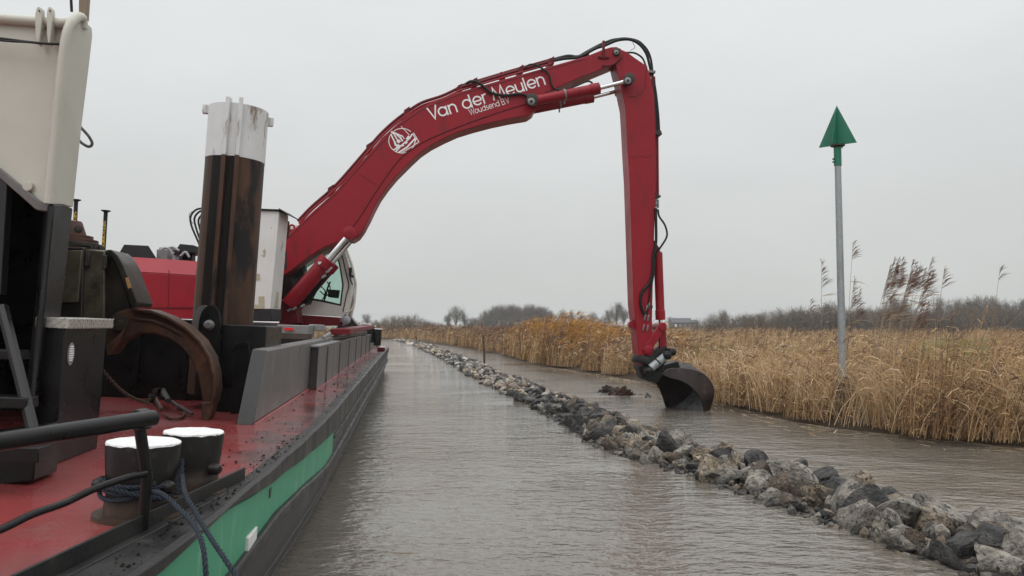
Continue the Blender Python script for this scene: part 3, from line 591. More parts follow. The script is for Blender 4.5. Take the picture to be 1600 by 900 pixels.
# ================================================================== SPUD PILE
PO = V(SPL, SPS, .15); PR = .312
pile = thing('spud_pile', PO, 'thick leaning steel spud pile, rust brown with a stained white top', 'pile')
PH = loc_of(at(376, 172, 8.45))[2]-.15; PW = loc_of(at(366, 252, 8.45))[2]-.15
b = MB(); b.lathe(PO, H, [(0, PR), (PW, PR)], 56); b.build('pile_shaft', pileb, pile)
b = MB(); n = 56; fr = []
b.lathe(PO+H*PW, H, [(0, PR+.004), (PH-PW, PR+.004)], 56); b.build('white_cap', pilew, pile)
view = Vector((PO.x, PO.y, 0)).normalized(); side = Vector((view.y, -view.x, 0))
for da in (-13, 9):
    an = R(da)-.12; q = (-view*math.cos(an)+side*math.sin(an)); w_ = H.cross(q).normalized()
    b = MB(); b.box(PO+q*(PR-.03)-w_*.022, q*.085, w_*.044, H*PW); b.build('guide_rail', pileb, pile, .004)
    b = MB(); b.box(PO+q*(PR-.03)-w_*.022+H*(PW+.001), q*.083, w_*.044, H*(PH-PW+.05)); b.build('guide_rail', pilew, pile, .004)
for da, db in ((-14.5+2, 9-2),):
    rg = []
    for an in np.linspace(R(-11)-.12, R(7)-.12, 5):
        q = (-view*math.cos(an)+side*math.sin(an)); rg.append([PO+q*(PR+.003), PO+q*(PR+.008), PO+q*(PR+.008)+H*(PW-.001), PO+q*(PR+.003)+H*(PW-.001)])
    b = MB(); b.loft(rg); b.build('grease_strip', pilegrease, pile)
    rg = []
    for an in np.linspace(R(-40)-.12, R(-15)-.12, 5):
        q = (-view*math.cos(an)+side*math.sin(an)); rg.append([PO+q*(PR+.002), PO+q*(PR+.005), PO+q*(PR+.005)+H*(PW-.001), PO+q*(PR+.002)+H*(PW-.001)])
    b = MB(); b.loft(rg); b.build('grease_strip', pilegrease, pile)
for sg_, y in ((-1, 174), (1, 185)):
    q = (side*sg_+view*.12).normalized(); w_ = H.cross(q).normalized(); hh = loc_of(at(376, y, 8.45))[2]-.15
    b = MB(); b.box(PO+q*(PR-.02)-w_*.035+H*(hh-.045), q*.085, w_*.07, H*.095); b.build('lug', pilew, pile, .004)

# ================================================================== GRAB
YG = 7.35
grab = thing('orange_peel_grab', at(150, 640, YG), 'rusty hydraulic stone grab standing on deck with one big curved tine', 'grab')
def gp(pts, Y=YG): return [at(x, y, Y) for x, y in pts]
b = MB(); b.lathe(at(112, 372, YG+.2), H, [(0, .135), (.03, .13), (.155, .085), (.17, .075)], 24); b.build('swivel_cone', rustred, grab, .006)
b = MB(); b.lathe(at(122.5, 358.5, YG+.09), -A+B*.35, [(0, .035), (.012, .038), (.014, .026), (.02, .022)], 14); b.build('swivel_port', tar, grab)
for j, (y, r_) in enumerate(((385, .27), (379, .235), (373, .19))):
    b = MB(); b.lathe(at(112, y, YG+.2), H, [(0, r_), (.036, r_)], 30); b.build('swivel_flange', rustred if j else oildark, grab, .004)
b = MB(); b.prism(gp([(60, 388), (131, 386), (128, 487), (128, 520), (60, 520)], YG-.02), A*.45); b.build('side_housing', oildark, grab, .012)
b = MB(); b.prism(gp([(72, 392), (128, 391), (121, 472), (70, 474)], YG-.045), A*.03); b.build('cover_plate', oil, grab, .006)
b = MB(); b.prism(gp([(132, 389), (164, 391), (163, 520), (124, 520)], YG+.02), A*.40); b.build('cylinder_cover', oil, grab, .014)
for x, y in ((135, 404), (163, 408)):
    b = MB(); b.box(at(x-4, y+12, YG-.02), at(x+3, y+12, YG-.02)-at(x-4, y+12, YG-.02), A*.05, H*.13); b.build('hinge_block', tar, grab, .006)
b = MB(); b.prism(gp([(160, 390), (172, 391), (180, 400), (200, 470), (203, 484), (196, 492), (190, 520), (158, 525)], YG+.04), A*.30); b.build('arm_housing', oildark, grab, .014)
hood = gp([(166, 390), (174, 390), (184, 399), (193, 415), (215, 473), (212, 479), (204, 479), (186, 424), (178, 406), (171, 397)], YG-.06)
b = MB(); b.prism(hood, A*.45); b.build('hood_guard', oildark, grab, .008)
b = MB(); b.prism(gp([(195.5, 434), (200.5, 433), (205.5, 449), (200, 451)], YG-.064), A*.006); b.build('sticker', sticker, grab, smooth=0)
b = MB(); b.lathe(at(216, 470, YG+.1), -A, [(0, .02), (.08, .02)], 10); b.build('hose_plug', rubber, grab)
for x in (144, 150, 158):
    b = MB(); b.lathe(at(x, 391, YG+.12), H, [(0, .026), (.03, .026), (.045, .02)], 8); b.build('bolt', oildark, grab)
TO = [(163, 545), (160, 510), (180, 488), (205, 481), (235, 484), (262, 494), (290, 510), (313, 532), (328, 558), (335, 585), (336, 610), (332, 630)]
TI = [(316, 632), (313, 610), (308, 585), (299, 563), (284, 544), (265, 530), (240, 521), (215, 521), (196, 530), (180, 543), (168, 555)]
ctr = [(172, 520, .17), (192, 502, .16), (222, 502, .14), (252, 508, .14), (277, 522, .14), (298, 543, .14), (313, 570, .14), (321, 598, .14), (323, 630, .12)]
b = MB(); b.prism(gp(TO, YG+.02)+gp(TI, YG+.02), A*.20); tn = b.build('grab_tine', rust, grab, .02, 3)
fl = MB(); ed = TO[3:]
rg = []
for x, y in ed:
    p = at(x, y, YG-.03); q = at(x-3.5, y+4, YG-.03); rg.append([p, p+A*.30, q+A*.30, q])
fl.loft(rg); fl.build('tine_flange', rust, tn, .006)
rg = []
for (x, y) in [(205, 496), (235, 499), (262, 508), (285, 522), (304, 545), (316, 572), (321, 600)]:
    p = at(x, y, YG-.0); q = at(x-2, y+3, YG-.0); rg.append([p, p+A*.05, q+A*.05, q])
b = MB(); b.loft(rg[:4]); b.build('tine_rib', rust, tn, .004)
b = MB(); b.prism(gp([(314, 628), (334, 628), (330, 645), (322, 663), (317, 667), (314, 655)], YG), A*.22); b.build('tine_tip', rust, tn, .015)
b = MB(); b.lathe(at(189, 505, YG+.0), -A, [(0, .075), (.03, .072), (.035, .03), (.05, .028)], 20); b.build('pivot_pin', oildark, grab, .004)
b = MB(); b.prism(gp([(110, 515), (100, 545), (60, 600), (40, 660), (48, 664), (75, 620), (112, 560), (135, 530)], YG+.15), A*.20); b.build('grab_tine', rust, grab, .02)
b = MB(); b.prism(gp([(165, 540), (196, 512), (186, 534), (172, 553), (166, 556)], YG-.04), A*.28); b.build('shell_arm', rust, grab, .015)
# chain and shackle gear lying on the deck
ch = thing('anchor_chain', at(240, 632, 6.6), 'rusty chain slung from the locker down to the deck fittings', 'chain')
p0, p1 = at(160, 578, 6.9), at(232, 630, 6.65); n = 30
for i in range(n):
    t = (i+.5)/n; p = p0.lerp(p1, t)-Z*.06*math.sin(math.pi*t); dirn = (p1-p0).normalized(); u = dirn.orthogonal().normalized(); v_ = dirn.cross(u)
    if i % 2: u, v_ = v_, u
    b = MB(); lp = [p+dirn*.024*math.cos(a_)+u*.012*math.sin(a_) for a_ in np.linspace(0, 2*math.pi, 9)]; b.tube(lp, .0045, 5, False); b.build('link', rust, ch)
sk = thing('shackle_gear', at(262, 640, 6.4), 'heap of black turnbuckles and shackles lying on the red deck', 'deck gear')
def dk(px, py, h): l, s, _ = hit_h(px, py); return V(l, s, h)
b = MB(); b.tube([dk(232, 643, .16), dk(262, 640, .10), dk(300, 652, .03)], [.02, .018, .015], 8); b.build('turnbuckle', tar, sk)
b = MB(); b.tube([dk(240, 636, .17), dk(252, 633, .15), dk(262, 642, .10)], [.03, .04, .03], 8); b.build('clamp', tar, sk)
b = MB(); b.tube([dk(228, 648, .13), dk(240, 644, .12), dk(252, 650, .06)], [.028, .035, .02], 8); b.build('clamp', rust, sk)
b = MB(); b.tube(spline([dk(258, 652, .02), dk(270, 658, .02), dk(284, 655, .02), dk(288, 648, .03), dk(276, 644, .03)], 5), .012, 8); b.build('shackle', rust, sk)

# ================================================================== MOORING ROPE
rope = thing('mooring_rope', V(BL1[0], BL1[1], .15), 'dark blue mooring rope wound round the nearer bollard and hanging overside', 'rope')
def strand(pts, r, name):
    P = spline(pts, 9); b = MB()
    L_ = [0.]
    for a, c in zip(P, P[1:]): L_.append(L_[-1]+(c-a).length)
    m_ = max(12, int(L_[-1]/.012)); Q = []
    for i in range(m_):
        t = L_[-1]*i/(m_-1); k = min(len(P)-2, max(0, next((j for j in range(len(L_)-1) if L_[j+1] >= t), len(L_)-2)))
        f = (t-L_[k])/max(1e-6, L_[k+1]-L_[k]); Q.append(P[k].lerp(P[k+1], f))
    for ph in range(3):
        W = []
        for i, q in enumerate(Q):
            tn_ = (Q[min(i+1, m_-1)]-Q[max(i-1, 0)]).normalized(); u = tn_.cross(Vector((.31, .2, .93))).normalized(); v_ = tn_.cross(u)
            an = 2*math.pi*(ph/3+i*.012/.075); W.append(q+(u*math.cos(an)+v_*math.sin(an))*r*.60)
        b.tube(W, r*.46, 6)
    return b.build(name, ropem, rope)
bo = V(BL1[0], BL1[1], 0)
def bring(an, h, rad=.175): return bo+(B*math.cos(R(an))+A*math.sin(R(an)))*rad+H*h
coil = [bring(20+a_, .10+.0+a_/360*.032+.012*math.sin(a_*.05), .178) for a_ in range(0, 1010, 24)]
strand(coil, .0115, 'rope_coil')
strand([bring(20, .27, .178), bring(5, .19, .183), bring(-20, .13, .19), bring(-55, .12, .19), bring(-95, .155, .185), bring(-140, .17, .182), bring(-190, .17, .18)], .013, 'rope_turn')
strand([bring(8, .24, .182), bring(-12, .17, .188), bring(-40, .12, .196), bring(-60, .13, .19)], .012, 'rope_turn')
strand([bring(-70, .15, .185), at(250, 770, 3.5), at(280, 795, 3.38), at(306, 824, 3.25), at(318, 858, 3.12), at(322, 905, 3.05), at(322, 960, 3.0)], .0115, 'rope_tail')
strand([bring(12, .20, .185), at(290, 772, 3.55), at(306, 800, 3.42), at(328, 838, 3.25), at(352, 874, 3.12), at(372, 905, 3.05), at(400, 960, 2.95)], .0115, 'rope_tail')

# ================================================================== EXCAVATOR
TH = R(6.0); D = Vector((math.cos(TH), math.sin(TH), 0)); NN = Vector((-math.sin(TH), math.cos(TH), 0)); PC = Vector((0, 17.0, 0))
def E(px, py, off=0.0): return on_plane(px, py, PC+NN*off, NN)
def EP(pts, off=0.0): return [E(x, y, off) for x, y in pts]
exc = thing('long_reach_excavator', E(470, 520, 0), 'red long reach excavator aboard the work vessel with its boom out over the water', 'excavator')
BT = [(440, 378), (449, 369), (466, 352), (488, 331), (526, 297), (550, 268), (576, 240), (597, 215), (619, 195), (637, 180), (657, 168), (685, 155), (716, 144), (750, 134.5), (783, 125), (830, 112), (880, 98), (917, 87.5), (943, 77)]
BR = [(955, 73.5), (963, 73), (970, 76), (973.5, 82), (971, 90), (961, 99.5)]
BB = [(945, 106), (928, 113), (909, 120), (890, 128), (867, 139), (848, 147), (840, 152), (841, 162), (836, 174), (827, 180), (800, 184.5), (771, 190.5), (742, 198), (716, 206), (694, 216), (673, 227), (657, 238), (644, 250), (631, 263), (619, 275), (605, 292), (593, 309), (584, 326), (576, 343), (567, 360), (559, 371), (551, 376), (543, 374), (534, 375), (504, 387), (482, 402), (462, 417), (447, 428), (438, 430)]
HW = .29
b = MB(); b.prism(EP(BT+BR+BB, -HW), NN*2*HW); boom = b.build('boom', red, exc, .012)
# weld-on side strip along the lower flange, seam line
sm = [(520, 385), (534, 373), (560, 342), (589, 297), (623, 250), (647, 231), (673, 216), (724, 195), (775, 177), (826, 161)]
b = MB(); b.tube(spline(EP(sm, -HW-.002), 4), .014, 6); b.build('weld_seam', redd, boom)
b = MB(); b.tube(EP([(560, 268+3), (588, 289)], -HW), .007, 5); b.build('weld_seam', redd, boom)
tp = [(449, 372), (490, 334), (527, 300), (578, 243), (621, 198), (659, 171), (717, 147.5), (784, 128.5), (880, 101.5), (916, 91)]
b = MB(); b.tube(EP(tp, -HW-.001), .010, 5); b.build('weld_seam', redd, boom)
def pin(px, py, r, off, m, name, parent, th=.05, label=None):
    b = MB(); b.lathe(E(px, py, off), -NN, [(0, r), (th, r), (th+.005, r*.82), (th+.012, r*.6), (th+.014, r*.5)], 20); return b.build(name, m, parent, .004, label=label)
for x, y, r_, o_, th_ in ((963, 82, .085, -HW, .05), (830, 158.5, .13, -.40, .19), (547, 365, .14, -.40, .16)):
    pin(x, y, r_, o_, red if x == 547 else oildark, 'pivot_pin', boom, th_)
    if x != 547: pin(x, y, r_*.62, o_-th_-.012, steel, 'pin_cap', boom, .008); pin(x, y, r_*.3, o_-th_-.022, oildark, 'pin_bolt', boom, .01)
b = MB(); b.tube(spline(EP([(941, 105), (942, 102), (950, 103), (962, 98), (972, 88)], -HW-.01), 4), .02, 6); b.build('weld_seam', redd, boom)
# hydraulic pipes along the top of the boom
def pipe(name, pts, r, off, parent, m=red, n=5): 
    b = MB(); b.tube(spline(EP(pts, off), n), r, 8); return b.build(name, m, parent)
up = lambda pts, d_: [(x-d_*.5, y-d_) for x, y in pts]
run1 = [(466, 345), (488, 322), (526, 288), (575, 232), (596, 208), (618, 188), (640, 172), (660, 160), (690, 150), (716, 138)]
pipe('hydraulic_pipe', run1, .034, -.16, boom, redd); pipe('hydraulic_pipe', [(x+1, y+4.5) for x, y in run1], .026, -.26, boom, red)
pipe('hydraulic_pipe', [(x-1, y+.5) for x, y in run1], .03, .1, boom, redd)
run2 = [(716, 138), (760, 125), (800, 113), (850, 99), (862, 95)]
pipe('hydraulic_pipe', run2, .034, -.16, boom, redd); pipe('hydraulic_pipe', [(x, y+4) for x, y in run2], .022, -.26, boom, red); pipe('hydraulic_pipe', [(x, y-3) for x, y in run2], .03, .05, boom, redd)
for x, y in ((515, 296), (575, 229), (634, 174), (716, 138), (740, 128), (812, 108), (860, 95)):
    b = MB(); p = E(x-3, y+10, -.27); t_ = (E(x+6, y+4, -.27)-p); b.box(p, t_, NN*.45, Z*.17); b.build('pipe_clamp', redd, boom, .006)
for x, y in ((456, 356), (784, 118)):
    b = MB(); c_ = E(x, y, -.1); b.tube([c_+D*.055*math.cos(a_)+Z*.065*math.sin(a_) for a_ in np.linspace(-.6, 3.7, 11)], .022, 7); b.box(c_-D*.06-Z*.16, D*.14, NN*.03, Z*.13); b.build('lifting_eye', red, boom, .004)
# hoses on the boom
def hose(pts, r=.022, off=-.34, parent=None, m=rubber, name='hydraulic_hose'):
    P = [E(p[0], p[1], p[2] if len(p) > 2 else off) for p in pts]; b = MB(); b.tube(spline(P, 6), r, 8); return b.build(name, m, parent or boom)
hose([(728, 131), (737, 127), (750, 131), (768, 145), (790, 149), (812, 147), (828, 152)], .032)
hose([(736, 128), (743, 123), (748, 128), (742, 132)], .012, -.2)
hose([(820, 106), (828, 101), (838, 102), (850, 109), (858, 117), (861, 130), (867, 139), (880, 141), (900, 134), (918, 127), (926, 130)], .022)
hose([(855, 97), (880, 92), (905, 89), (930, 76), (945, 71), (965, 63), (985, 62), (1000, 70), (1010, 84), (1015, 102), (1018, 116)], .033, -.15)
hose([(850, 98), (885, 89), (910, 86), (935, 71), (960, 62), (980, 60), (998, 66), (1010, 76), (1017, 92), (1020, 114)], .024, .1)
hose([(900, 90), (930, 73), (948, 65), (962, 61), (985, 60.5), (1003, 68), (1016, 90), (1019, 112)], .022, .2)
hose([(978, 82), (992, 83), (1003, 90), (1008, 100), (1012, 114)], .022, -.2)
hose([(860, 95), (878, 90), (890, 88), (905, 90), (920, 86)], .045, -.05)
hose([(985, 79), (992, 74), (988, 66)], .006, -.1)
b = MB(); b.box(E(942, 92, -.33), D*.05, NN*.08, Z*.42); b.box(E(935, 90, -.33), D*.25, NN*.05, Z*.04); b.build('hose_bracket', redd, boom, .004)
# --- lettering on the boom's side
def arc(cx, cy, r, a0, a1, n=18, ry=None): return [(cx+r*math.cos(R(a0+(a1-a0)*i/n)), cy+(ry or r)*math.sin(R(a0+(a1-a0)*i/n))) for i in range(n+1)]
GL = {'V': ([[(0, 1.42), (.5, 0), (1.0, 1.42)]], 1.02), 'a': ([arc(.5, .5, .45, 0, 360, 28), [(.95, 1.0), (.95, -.05)]], 1.2),
      'n': ([[(.05, 1.0), (.05, -.05)], [(.05, .5)]+arc(.42, .56, .37, 180, 0, 14)+[(.79, -.05)]], 1.02), ' ': ([], .52),
      'd': ([arc(.5, .5, .45, 0, 360, 28), [(.95, 1.42), (.95, -.05)]], 1.2), 'e': ([[(.06, .47), (.95, .47)], arc(.5, .5, .45, 0, 318, 26)], 1.12),
      'r': ([[(.05, 1.0), (.05, -.05)], [(.05, .5)]+arc(.40, .60, .35, 180, 78, 8)], .62), 'M': ([[(0, -.02), (.22, 1.36), (.68, .1), (1.14, 1.36), (1.36, -.02)]], 1.55),
      'u': ([arc(.42, .42, .37, 180, 360, 14)], 1.0), 'l': ([[(.05, 1.42), (.05, -.05)]], .30), 'W': ([[(0, 1.42), (.36, .02), (.72, 1.36), (1.08, .02), (1.44, 1.42)]], 1.55),
      'o': ([arc(.5, .5, .45, 0, 360, 28)], 1.14), 's': ([arc(.32, .74, .24, 40, 270, 10)+arc(.32, .26, .24, 90, -140, 10)], .78),
      'B': ([[(.05, 0), (.05, 1.4), (.45, 1.4)]+arc(.45, 1.06, .34, 90, -90, 10)+[(.05, .72)], [(.45, .72)]+arc(.48, .36, .36, 90, -90, 10)+[(.05, 0)]], 1.0), '.': ([[(.04, -.05), (.04, .09)]], .28)}
GL['u'] = ([[(.05, 1.0)]+arc(.42, .42, .37, 180, 360, 14)+[(.79, .95)], [(.79, 1.0), (.79, -.05)]], 1.04)
GL['S'] = ([arc(.40, 1.02, .32, 30, 270, 12)+arc(.40, .36, .34, 90, -150, 12)], .95); GL['E'] = ([[(.8, 1.4), (.05, 1.4), (.05, 0), (.8, 0)], [(.05, .7), (.7, .7)]], .98)
GL['D'] = ([[(.05, 0), (.05, 1.4), (.3, 1.4)]+arc(.3, .7, .6, 90, -90, 14, .7)+[(.05, 0)]], 1.1); GL['O'] = ([arc(.55, .7, .5, 0, 360, 26, .68)], 1.25)
GL['R'] = ([[(.05, 0), (.05, 1.4), (.45, 1.4)]+arc(.45, 1.04, .36, 90, -90, 10)+[(.05, .68)], [(.4, .68), (.85, 0)]], 1.0); GL['G'] = ([arc(.6, .7, .52, 45, 330, 20, .68)+[(1.1, .62), (.65, .62)]], 1.3)
def ribbon(b, pts, w, fn, dz):
    P = [Vector(p) for p in pts]; n = len(P); closed = (P[0]-P[-1]).length < 1e-4; vs_ = []
    for i in range(n):
        if closed: a = P[(i-1) % (n-1)]; c = P[(i+1) % (n-1)]
        else: a = P[max(i-1, 0)]; c = P[min(i+1, n-1)]
        t1 = (P[i]-a); t2 = (c-P[i]); t1 = t1.normalized() if t1.length > 1e-6 else t2.normalized(); t2 = t2.normalized() if t2.length > 1e-6 else t1
        m_ = (Vector((-t1.y, t1.x))+Vector((-t2.y, t2.x))); m_ = m_.normalized() if m_.length > 1e-4 else Vector((-t1.y, t1.x)); k = 1/max(.45, m_.dot(Vector((-t1.y, t1.x))))
        vs_ += [fn(P[i]+m_*w/2*k, dz), fn(P[i]-m_*w/2*k, dz)]
    b.add(vs_, [(2*i, 2*i+1, 2*i+3, 2*i+2) for i in range(n-1)])
def write(text, p0, p1, stroke, m, parent, name, nrm=-NN, gap=.004, up=None, vs=1.0):
    tot = sum(GL[c][1] for c in text)-.15; u = (p1-p0).normalized(); vv = nrm.cross(u).normalized(); vv = vv if vv.dot(up or Z) > 0 else -vv
    sc = (p1-p0).length/tot; x = 0
    for c in text:
        if GL[c][0]:
            b = MB()
            for k, st in enumerate(GL[c][0]): ribbon(b, [(x+p[0], p[1]) for p in st], stroke, lambda q, dz: p0+u*q.x*sc+vv*q.y*sc*vs+nrm*dz, gap+.0006*k)
            b.build(name, m, parent, smooth=0)
        x += GL[c][1]
write('Van der Meulen', E(673, 187.5, -HW), E(853, 131.5, -HW), .165, decal, boom, 'letter')
write('Woudsend B.V', E(735, 180, -HW), E(796, 160.5, -HW), .15, decal, boom, 'small_letter', vs=1.2)
# --- emblem: ring, pile of rods, work boat
eb = MB(); ec = E(629.5, 219.5, -HW); er = (E(651, 226, -HW)-ec).length*.93
def el_(px, py): return px, py
def eline(pts, w_, k=0):
    P = [Vector(((E(x, y, -HW)-ec).dot(D), (E(x, y, -HW)-ec).z)) for x, y in pts]
    ribbon(eb, P, w_, lambda q, dz: ec+D*q.x+Z*q.y-NN*dz, .004+.0005*k)
eline([(628+20.5*math.cos(a_), 220+19.2*math.sin(a_)) for a_ in np.linspace(-.62, 5.45, 40)], .016)
def zm(pts): return [(590+x/11.24, 180+y/11.24) for x, y in pts]
for k, (pts, w_) in enumerate([([(630, 310), (725, 470), (590, 560), (430, 655)], .018), ([(370, 655), (520, 560), (640, 430), (690, 400)], .035), ([(610, 330), (560, 410), (420, 530), (320, 640)], .030),
        ([(680, 410), (640, 520)], .018), ([(410, 195), (560, 350)], .013), ([(250, 290), (430, 370)], .03), ([(230, 330), (300, 470)], .03), ([(270, 300), (350, 440)], .028), ([(300, 310), (420, 420)], .028),
        ([(240, 310), (270, 300)], .06), ([(350, 440), (390, 480)], .07), ([(300, 470), (320, 540)], .04), ([(330, 540), (400, 560)], .08), ([(390, 380), (440, 460)], .035), ([(430, 360), (470, 420)], .02),
        ([(510, 430), (540, 390), (560, 420)], .05), ([(540, 400), (570, 400)], .06), ([(480, 500), (520, 470)], .04), ([(300, 600), (350, 570)], .03), ([(270, 610), (340, 590)], .025), ([(420, 540), (460, 520)], .05)]):
    eline(zm(pts), w_, k+1)
eb.build('painted_emblem', decal, boom, smooth=0)
# --- stick
S1 = [(962, 102), (967, 122), (972, 143), (977, 167), (979, 200), (981, 240), (983.5, 280), (986, 353), (990, 476), (995, 520), (999, 570), (1000, 577), (1008, 582), (1015, 576), (1020, 565), (1020, 530), (1019, 500), (1020.5, 436), (1023, 341), (1025, 280), (1024, 200), (1022, 150), (1017, 122), (1011, 103), (993, 91), (981, 82), (974, 78.5), (966, 76), (959, 79), (958, 88)]
SW = .26
b = MB(); b.prism(EP(S1, -SW), NN*2*SW); stick = b.build('stick', red, exc, .012)
b = MB(); b.tube(spline(EP([(1011, 103), (1008, 120), (1008, 135), (1002, 145), (992, 151), (981, 150)], -SW-.001), 4), .008, 5); b.build('weld_seam', redd, stick)
b = MB(); b.tube(spline(EP([(983, 243), (990, 246), (1000, 243), (1010, 246), (1020, 241)], -SW-.001), 4), .007, 5); b.build('weld_seam', redd, stick)
for x, y, r_, m_, o_, th_ in ((981, 126, .125, oildark, -.40, .16), (1012, 547, .10, red, -SW, .07)):
    pin(x, y, r_, o_, m_, 'pivot_pin', stick, th_)
    if x == 981: pin(x, y, .075, o_-th_-.012, steel, 'pin_cap', stick, .008); pin(x, y, .035, o_-th_-.022, oildark, 'pin_bolt', stick, .01)
b = MB(); b.prism(EP([(988, 500), (983, 504), (982, 508), (985, 512), (994, 515), (992, 500)], -SW+.1), NN*.12); b.build('lifting_lug', red, stick, .006)
# stick pipes and hoses on the outer face
def spipe(pts, r, off, m=redd, name='hydraulic_pipe'):
    b = MB(); b.tube(EP(pts, off), r, 8); return b.build(name, m, stick)
spipe([(1022, 120), (1027, 200), (1028, 308)], .028, -.05, red); spipe([(1019, 118), (1024, 200), (1024.5, 308)], .024, -.16, redd)
for p_ in ([(1016, 105), (1020, 125), (1026, 170), (1028, 206)], [(1018, 110), (1024, 140), (1028, 175), (1030, 206)], [(1013, 112), (1018, 135), (1023, 160), (1025, 205)]):
    hose(p_, .028, -.12, stick)
for x, y in ((1018, 111), (1027, 205), (1028, 208), (1026, 306)):
    b = MB(); b.box(E(x-5, y+2, -.22), D*.17, NN*.3, Z*.05); b.build('pipe_clamp', oildark if y > 200 else steel, stick, .004)
for x, y in ((1024.5, 312), (1028, 313)):
    b = MB(); b.lathe(E(x, y+12, -.12), Z, [(0, .02), (.06, .03), (.1, .022), (.19, .026)], 8); b.build('hose_fitting', steel, stick)
hose([(1028, 327), (1030, 338), (1038, 350), (1042, 362), (1041, 372), (1033, 385), (1026, 395), (1023, 405)], .022, -.14, stick)
hose([(1024.5, 325), (1025, 350), (1025, 378), (1021, 400), (1020, 425), (1014, 443), (1004, 455), (1001, 465), (1002, 480), (1007, 492)], .032, -.30, stick)
hose([(1023, 405), (1021, 430), (1017, 450), (1014, 470), (1010, 492)], .02, -.30, stick)
for x, y in ((1008, 496), (1013, 497), (1006, 512), (1012, 513), (1014, 478), (1011, 482)):
    b = MB(); b.tube([E(x-1.2, y+4, -SW-.02), E(x, y-2, -SW-.05), E(x+.6, y-5, -SW-.04)], .018, 8); b.build('hose_fitting', steel, stick)
b = MB(); b.box(E(1012, 481, -SW-.03), D*.12, NN*.05, Z*.05); b.build('valve_block', oildark, stick, .004)
# --- cylinders
def cylinder(name, p0, p1, p2, rb, rr, ends=1.12):
    b = MB(); ax = (p1-p0); L_ = ax.length; b.lathe(p0, ax, [(0, rb*.7), (.03, rb), (L_-.22, rb), (L_-.215, rb*ends), (L_-.01, rb*ends), (L_, rb*.8)], 22); c_ = b.build(name, red, exc, .004)
    b = MB(); b.lathe(p1-ax.normalized()*.02, p2-p1, [(0, rr), ((p2-p1).length, rr)], 18); b.build('piston_rod', chrome, c_)
    b = MB(); b.lathe(p2-NN*.09, NN, [(0, rr*1.9), (.18, rr*1.9)], 16); b.build('rod_eye', redd, c_, .006)
    return c_
for off in (-.44, .24):
    k = E(0, 0, off)
    o0 = E(833, 158, -.44); o1 = E(937, 137.5, -.44); o2 = E(981, 126.5, -.44); sh_ = NN*(off+.44)
    cc = cylinder('stick_cylinder', o0+sh_, o1+sh_, o2+sh_, .112, .048)
    for x, y in ((881, 148),):
        p = E(x, y, -.44)+sh_; b = MB(); b.lathe(p, o1-o0, [(0, .125), (.04, .125)], 20); b.box(p-Z*.2, D*.03, NN*.03, Z*.1); b.build('cylinder_strap', steel, cc, .003)
b = MB(); b.tube([E(981, 126.5, -.5), E(981, 126.5, -.5)+NN*1.0], .06, 14); b.build('cross_pin', oildark, exc)
for off in (-.42, .30):
    o0 = E(450, 478, -.42); o1 = E(513, 405, -.42); o2 = E(546, 366, -.42); sh_ = NN*(off+.42)
    cc = cylinder('boom_cylinder', o0+sh_, o1+sh_, o2+sh_, .165, .062)
    if off < 0:
        b = MB(); b.box(E(497, 413, -.60), D*.07, NN*.02, Z*.055); b.build('sticker', white, cc)
b = MB(); b.prism(EP([(436, 505), (440, 470), (448, 462), (460, 470), (466, 505)], -.34), NN*.7); b.build('cylinder_bracket', redd, exc, .01)
o0, o1, o2 = E(1028, 393, -.05), E(1032, 500, -.05), E(1033.5, 513, -.05); cc = cylinder('bucket_cylinder', o0, o1, o2, .10, .05)
b = MB(); b.prism(EP([(1022, 375), (1031, 388), (1032, 396), (1026, 402), (1021, 410)], -.12), NN*.14); b.build('cylinder_lug', redd, exc, .01)
b = MB(); b.tube([E(1036, 511, -.34), E(1036, 511, -.34)+NN*.6], .085, 18); b.build('link_pin', red, exc, .006)
for off in (-.30, .16):
    b = MB(); b.prism(EP([(1005, 545), (1009, 539), (1032, 504), (1040, 504), (1042, 511), (1038, 517), (1018, 548), (1012, 556), (1006, 553)], off), NN*.07); b.build('link_arm', red, exc, .01)
for off in (-.2, .10):
    b = MB(); b.prism(EP([(1031, 511), (1040, 509), (1043, 550), (1038, 560), (1031, 556)], off), NN*.1); b.build('link_rod', red, exc, .012)
# --- tilt rotator
tr = MB(); 
b = MB(); b.lathe(E(1028, 572, -.05)-(D*.25+Z*.0), Vector((.35, .1, 1)), [(0, .36), (.05, .38), (.16, .36), (.2, .24), (.34, .2)], 26); rot = b.build('tilt_rotator', rubber, exc, .012)
b = MB(); b.prism(EP([(998, 572), (1006, 582), (1018, 570), (1030, 560), (1045, 548), (1040, 540), (1026, 552), (1012, 566)], -.3), NN*.55); b.build('rotator_frame', rubber, rot, .012)
b = MB(); b.prism(EP([(998, 574), (1004, 592), (1014, 596), (1028, 598), (1036, 585), (1022, 574), (1010, 566)], -.25), NN*.4); b.build('rotator_hitch', rubber, rot, .014)
b = MB(); b.tube([E(1017, 575, -.46), E(1039, 557, -.46)], .088, 16); tc_ = b.build('tilt_cylinder', steel2 if False else galv, rot, .006)
b = MB(); b.tube([E(1027, 566, -.46), E(1028.5, 564.6, -.46)], .095, 16); b.build('cylinder_band', rubber, tc_)
for x, y, r_, off in ((1042, 555, .095, -.5), (1050, 550, .085, -.42), (1014, 580, .09, -.5)):
    b = MB(); b.lathe(E(x, y, off), -NN, [(0, r_), (.02, r_*1.0), (.06, r_), (.08, r_*.7), (.1, r_*.35)], 20); b.lathe(E(x, y, off), NN, [(0, r_), (.3, r_)], 20); b.build('tilt_joint', rubber, rot, .008)
hose([(1020, 545, -.1), (1022, 560, -.3), (1030, 572, -.45), (1040, 565, -.4)], .02, -.3, rot)
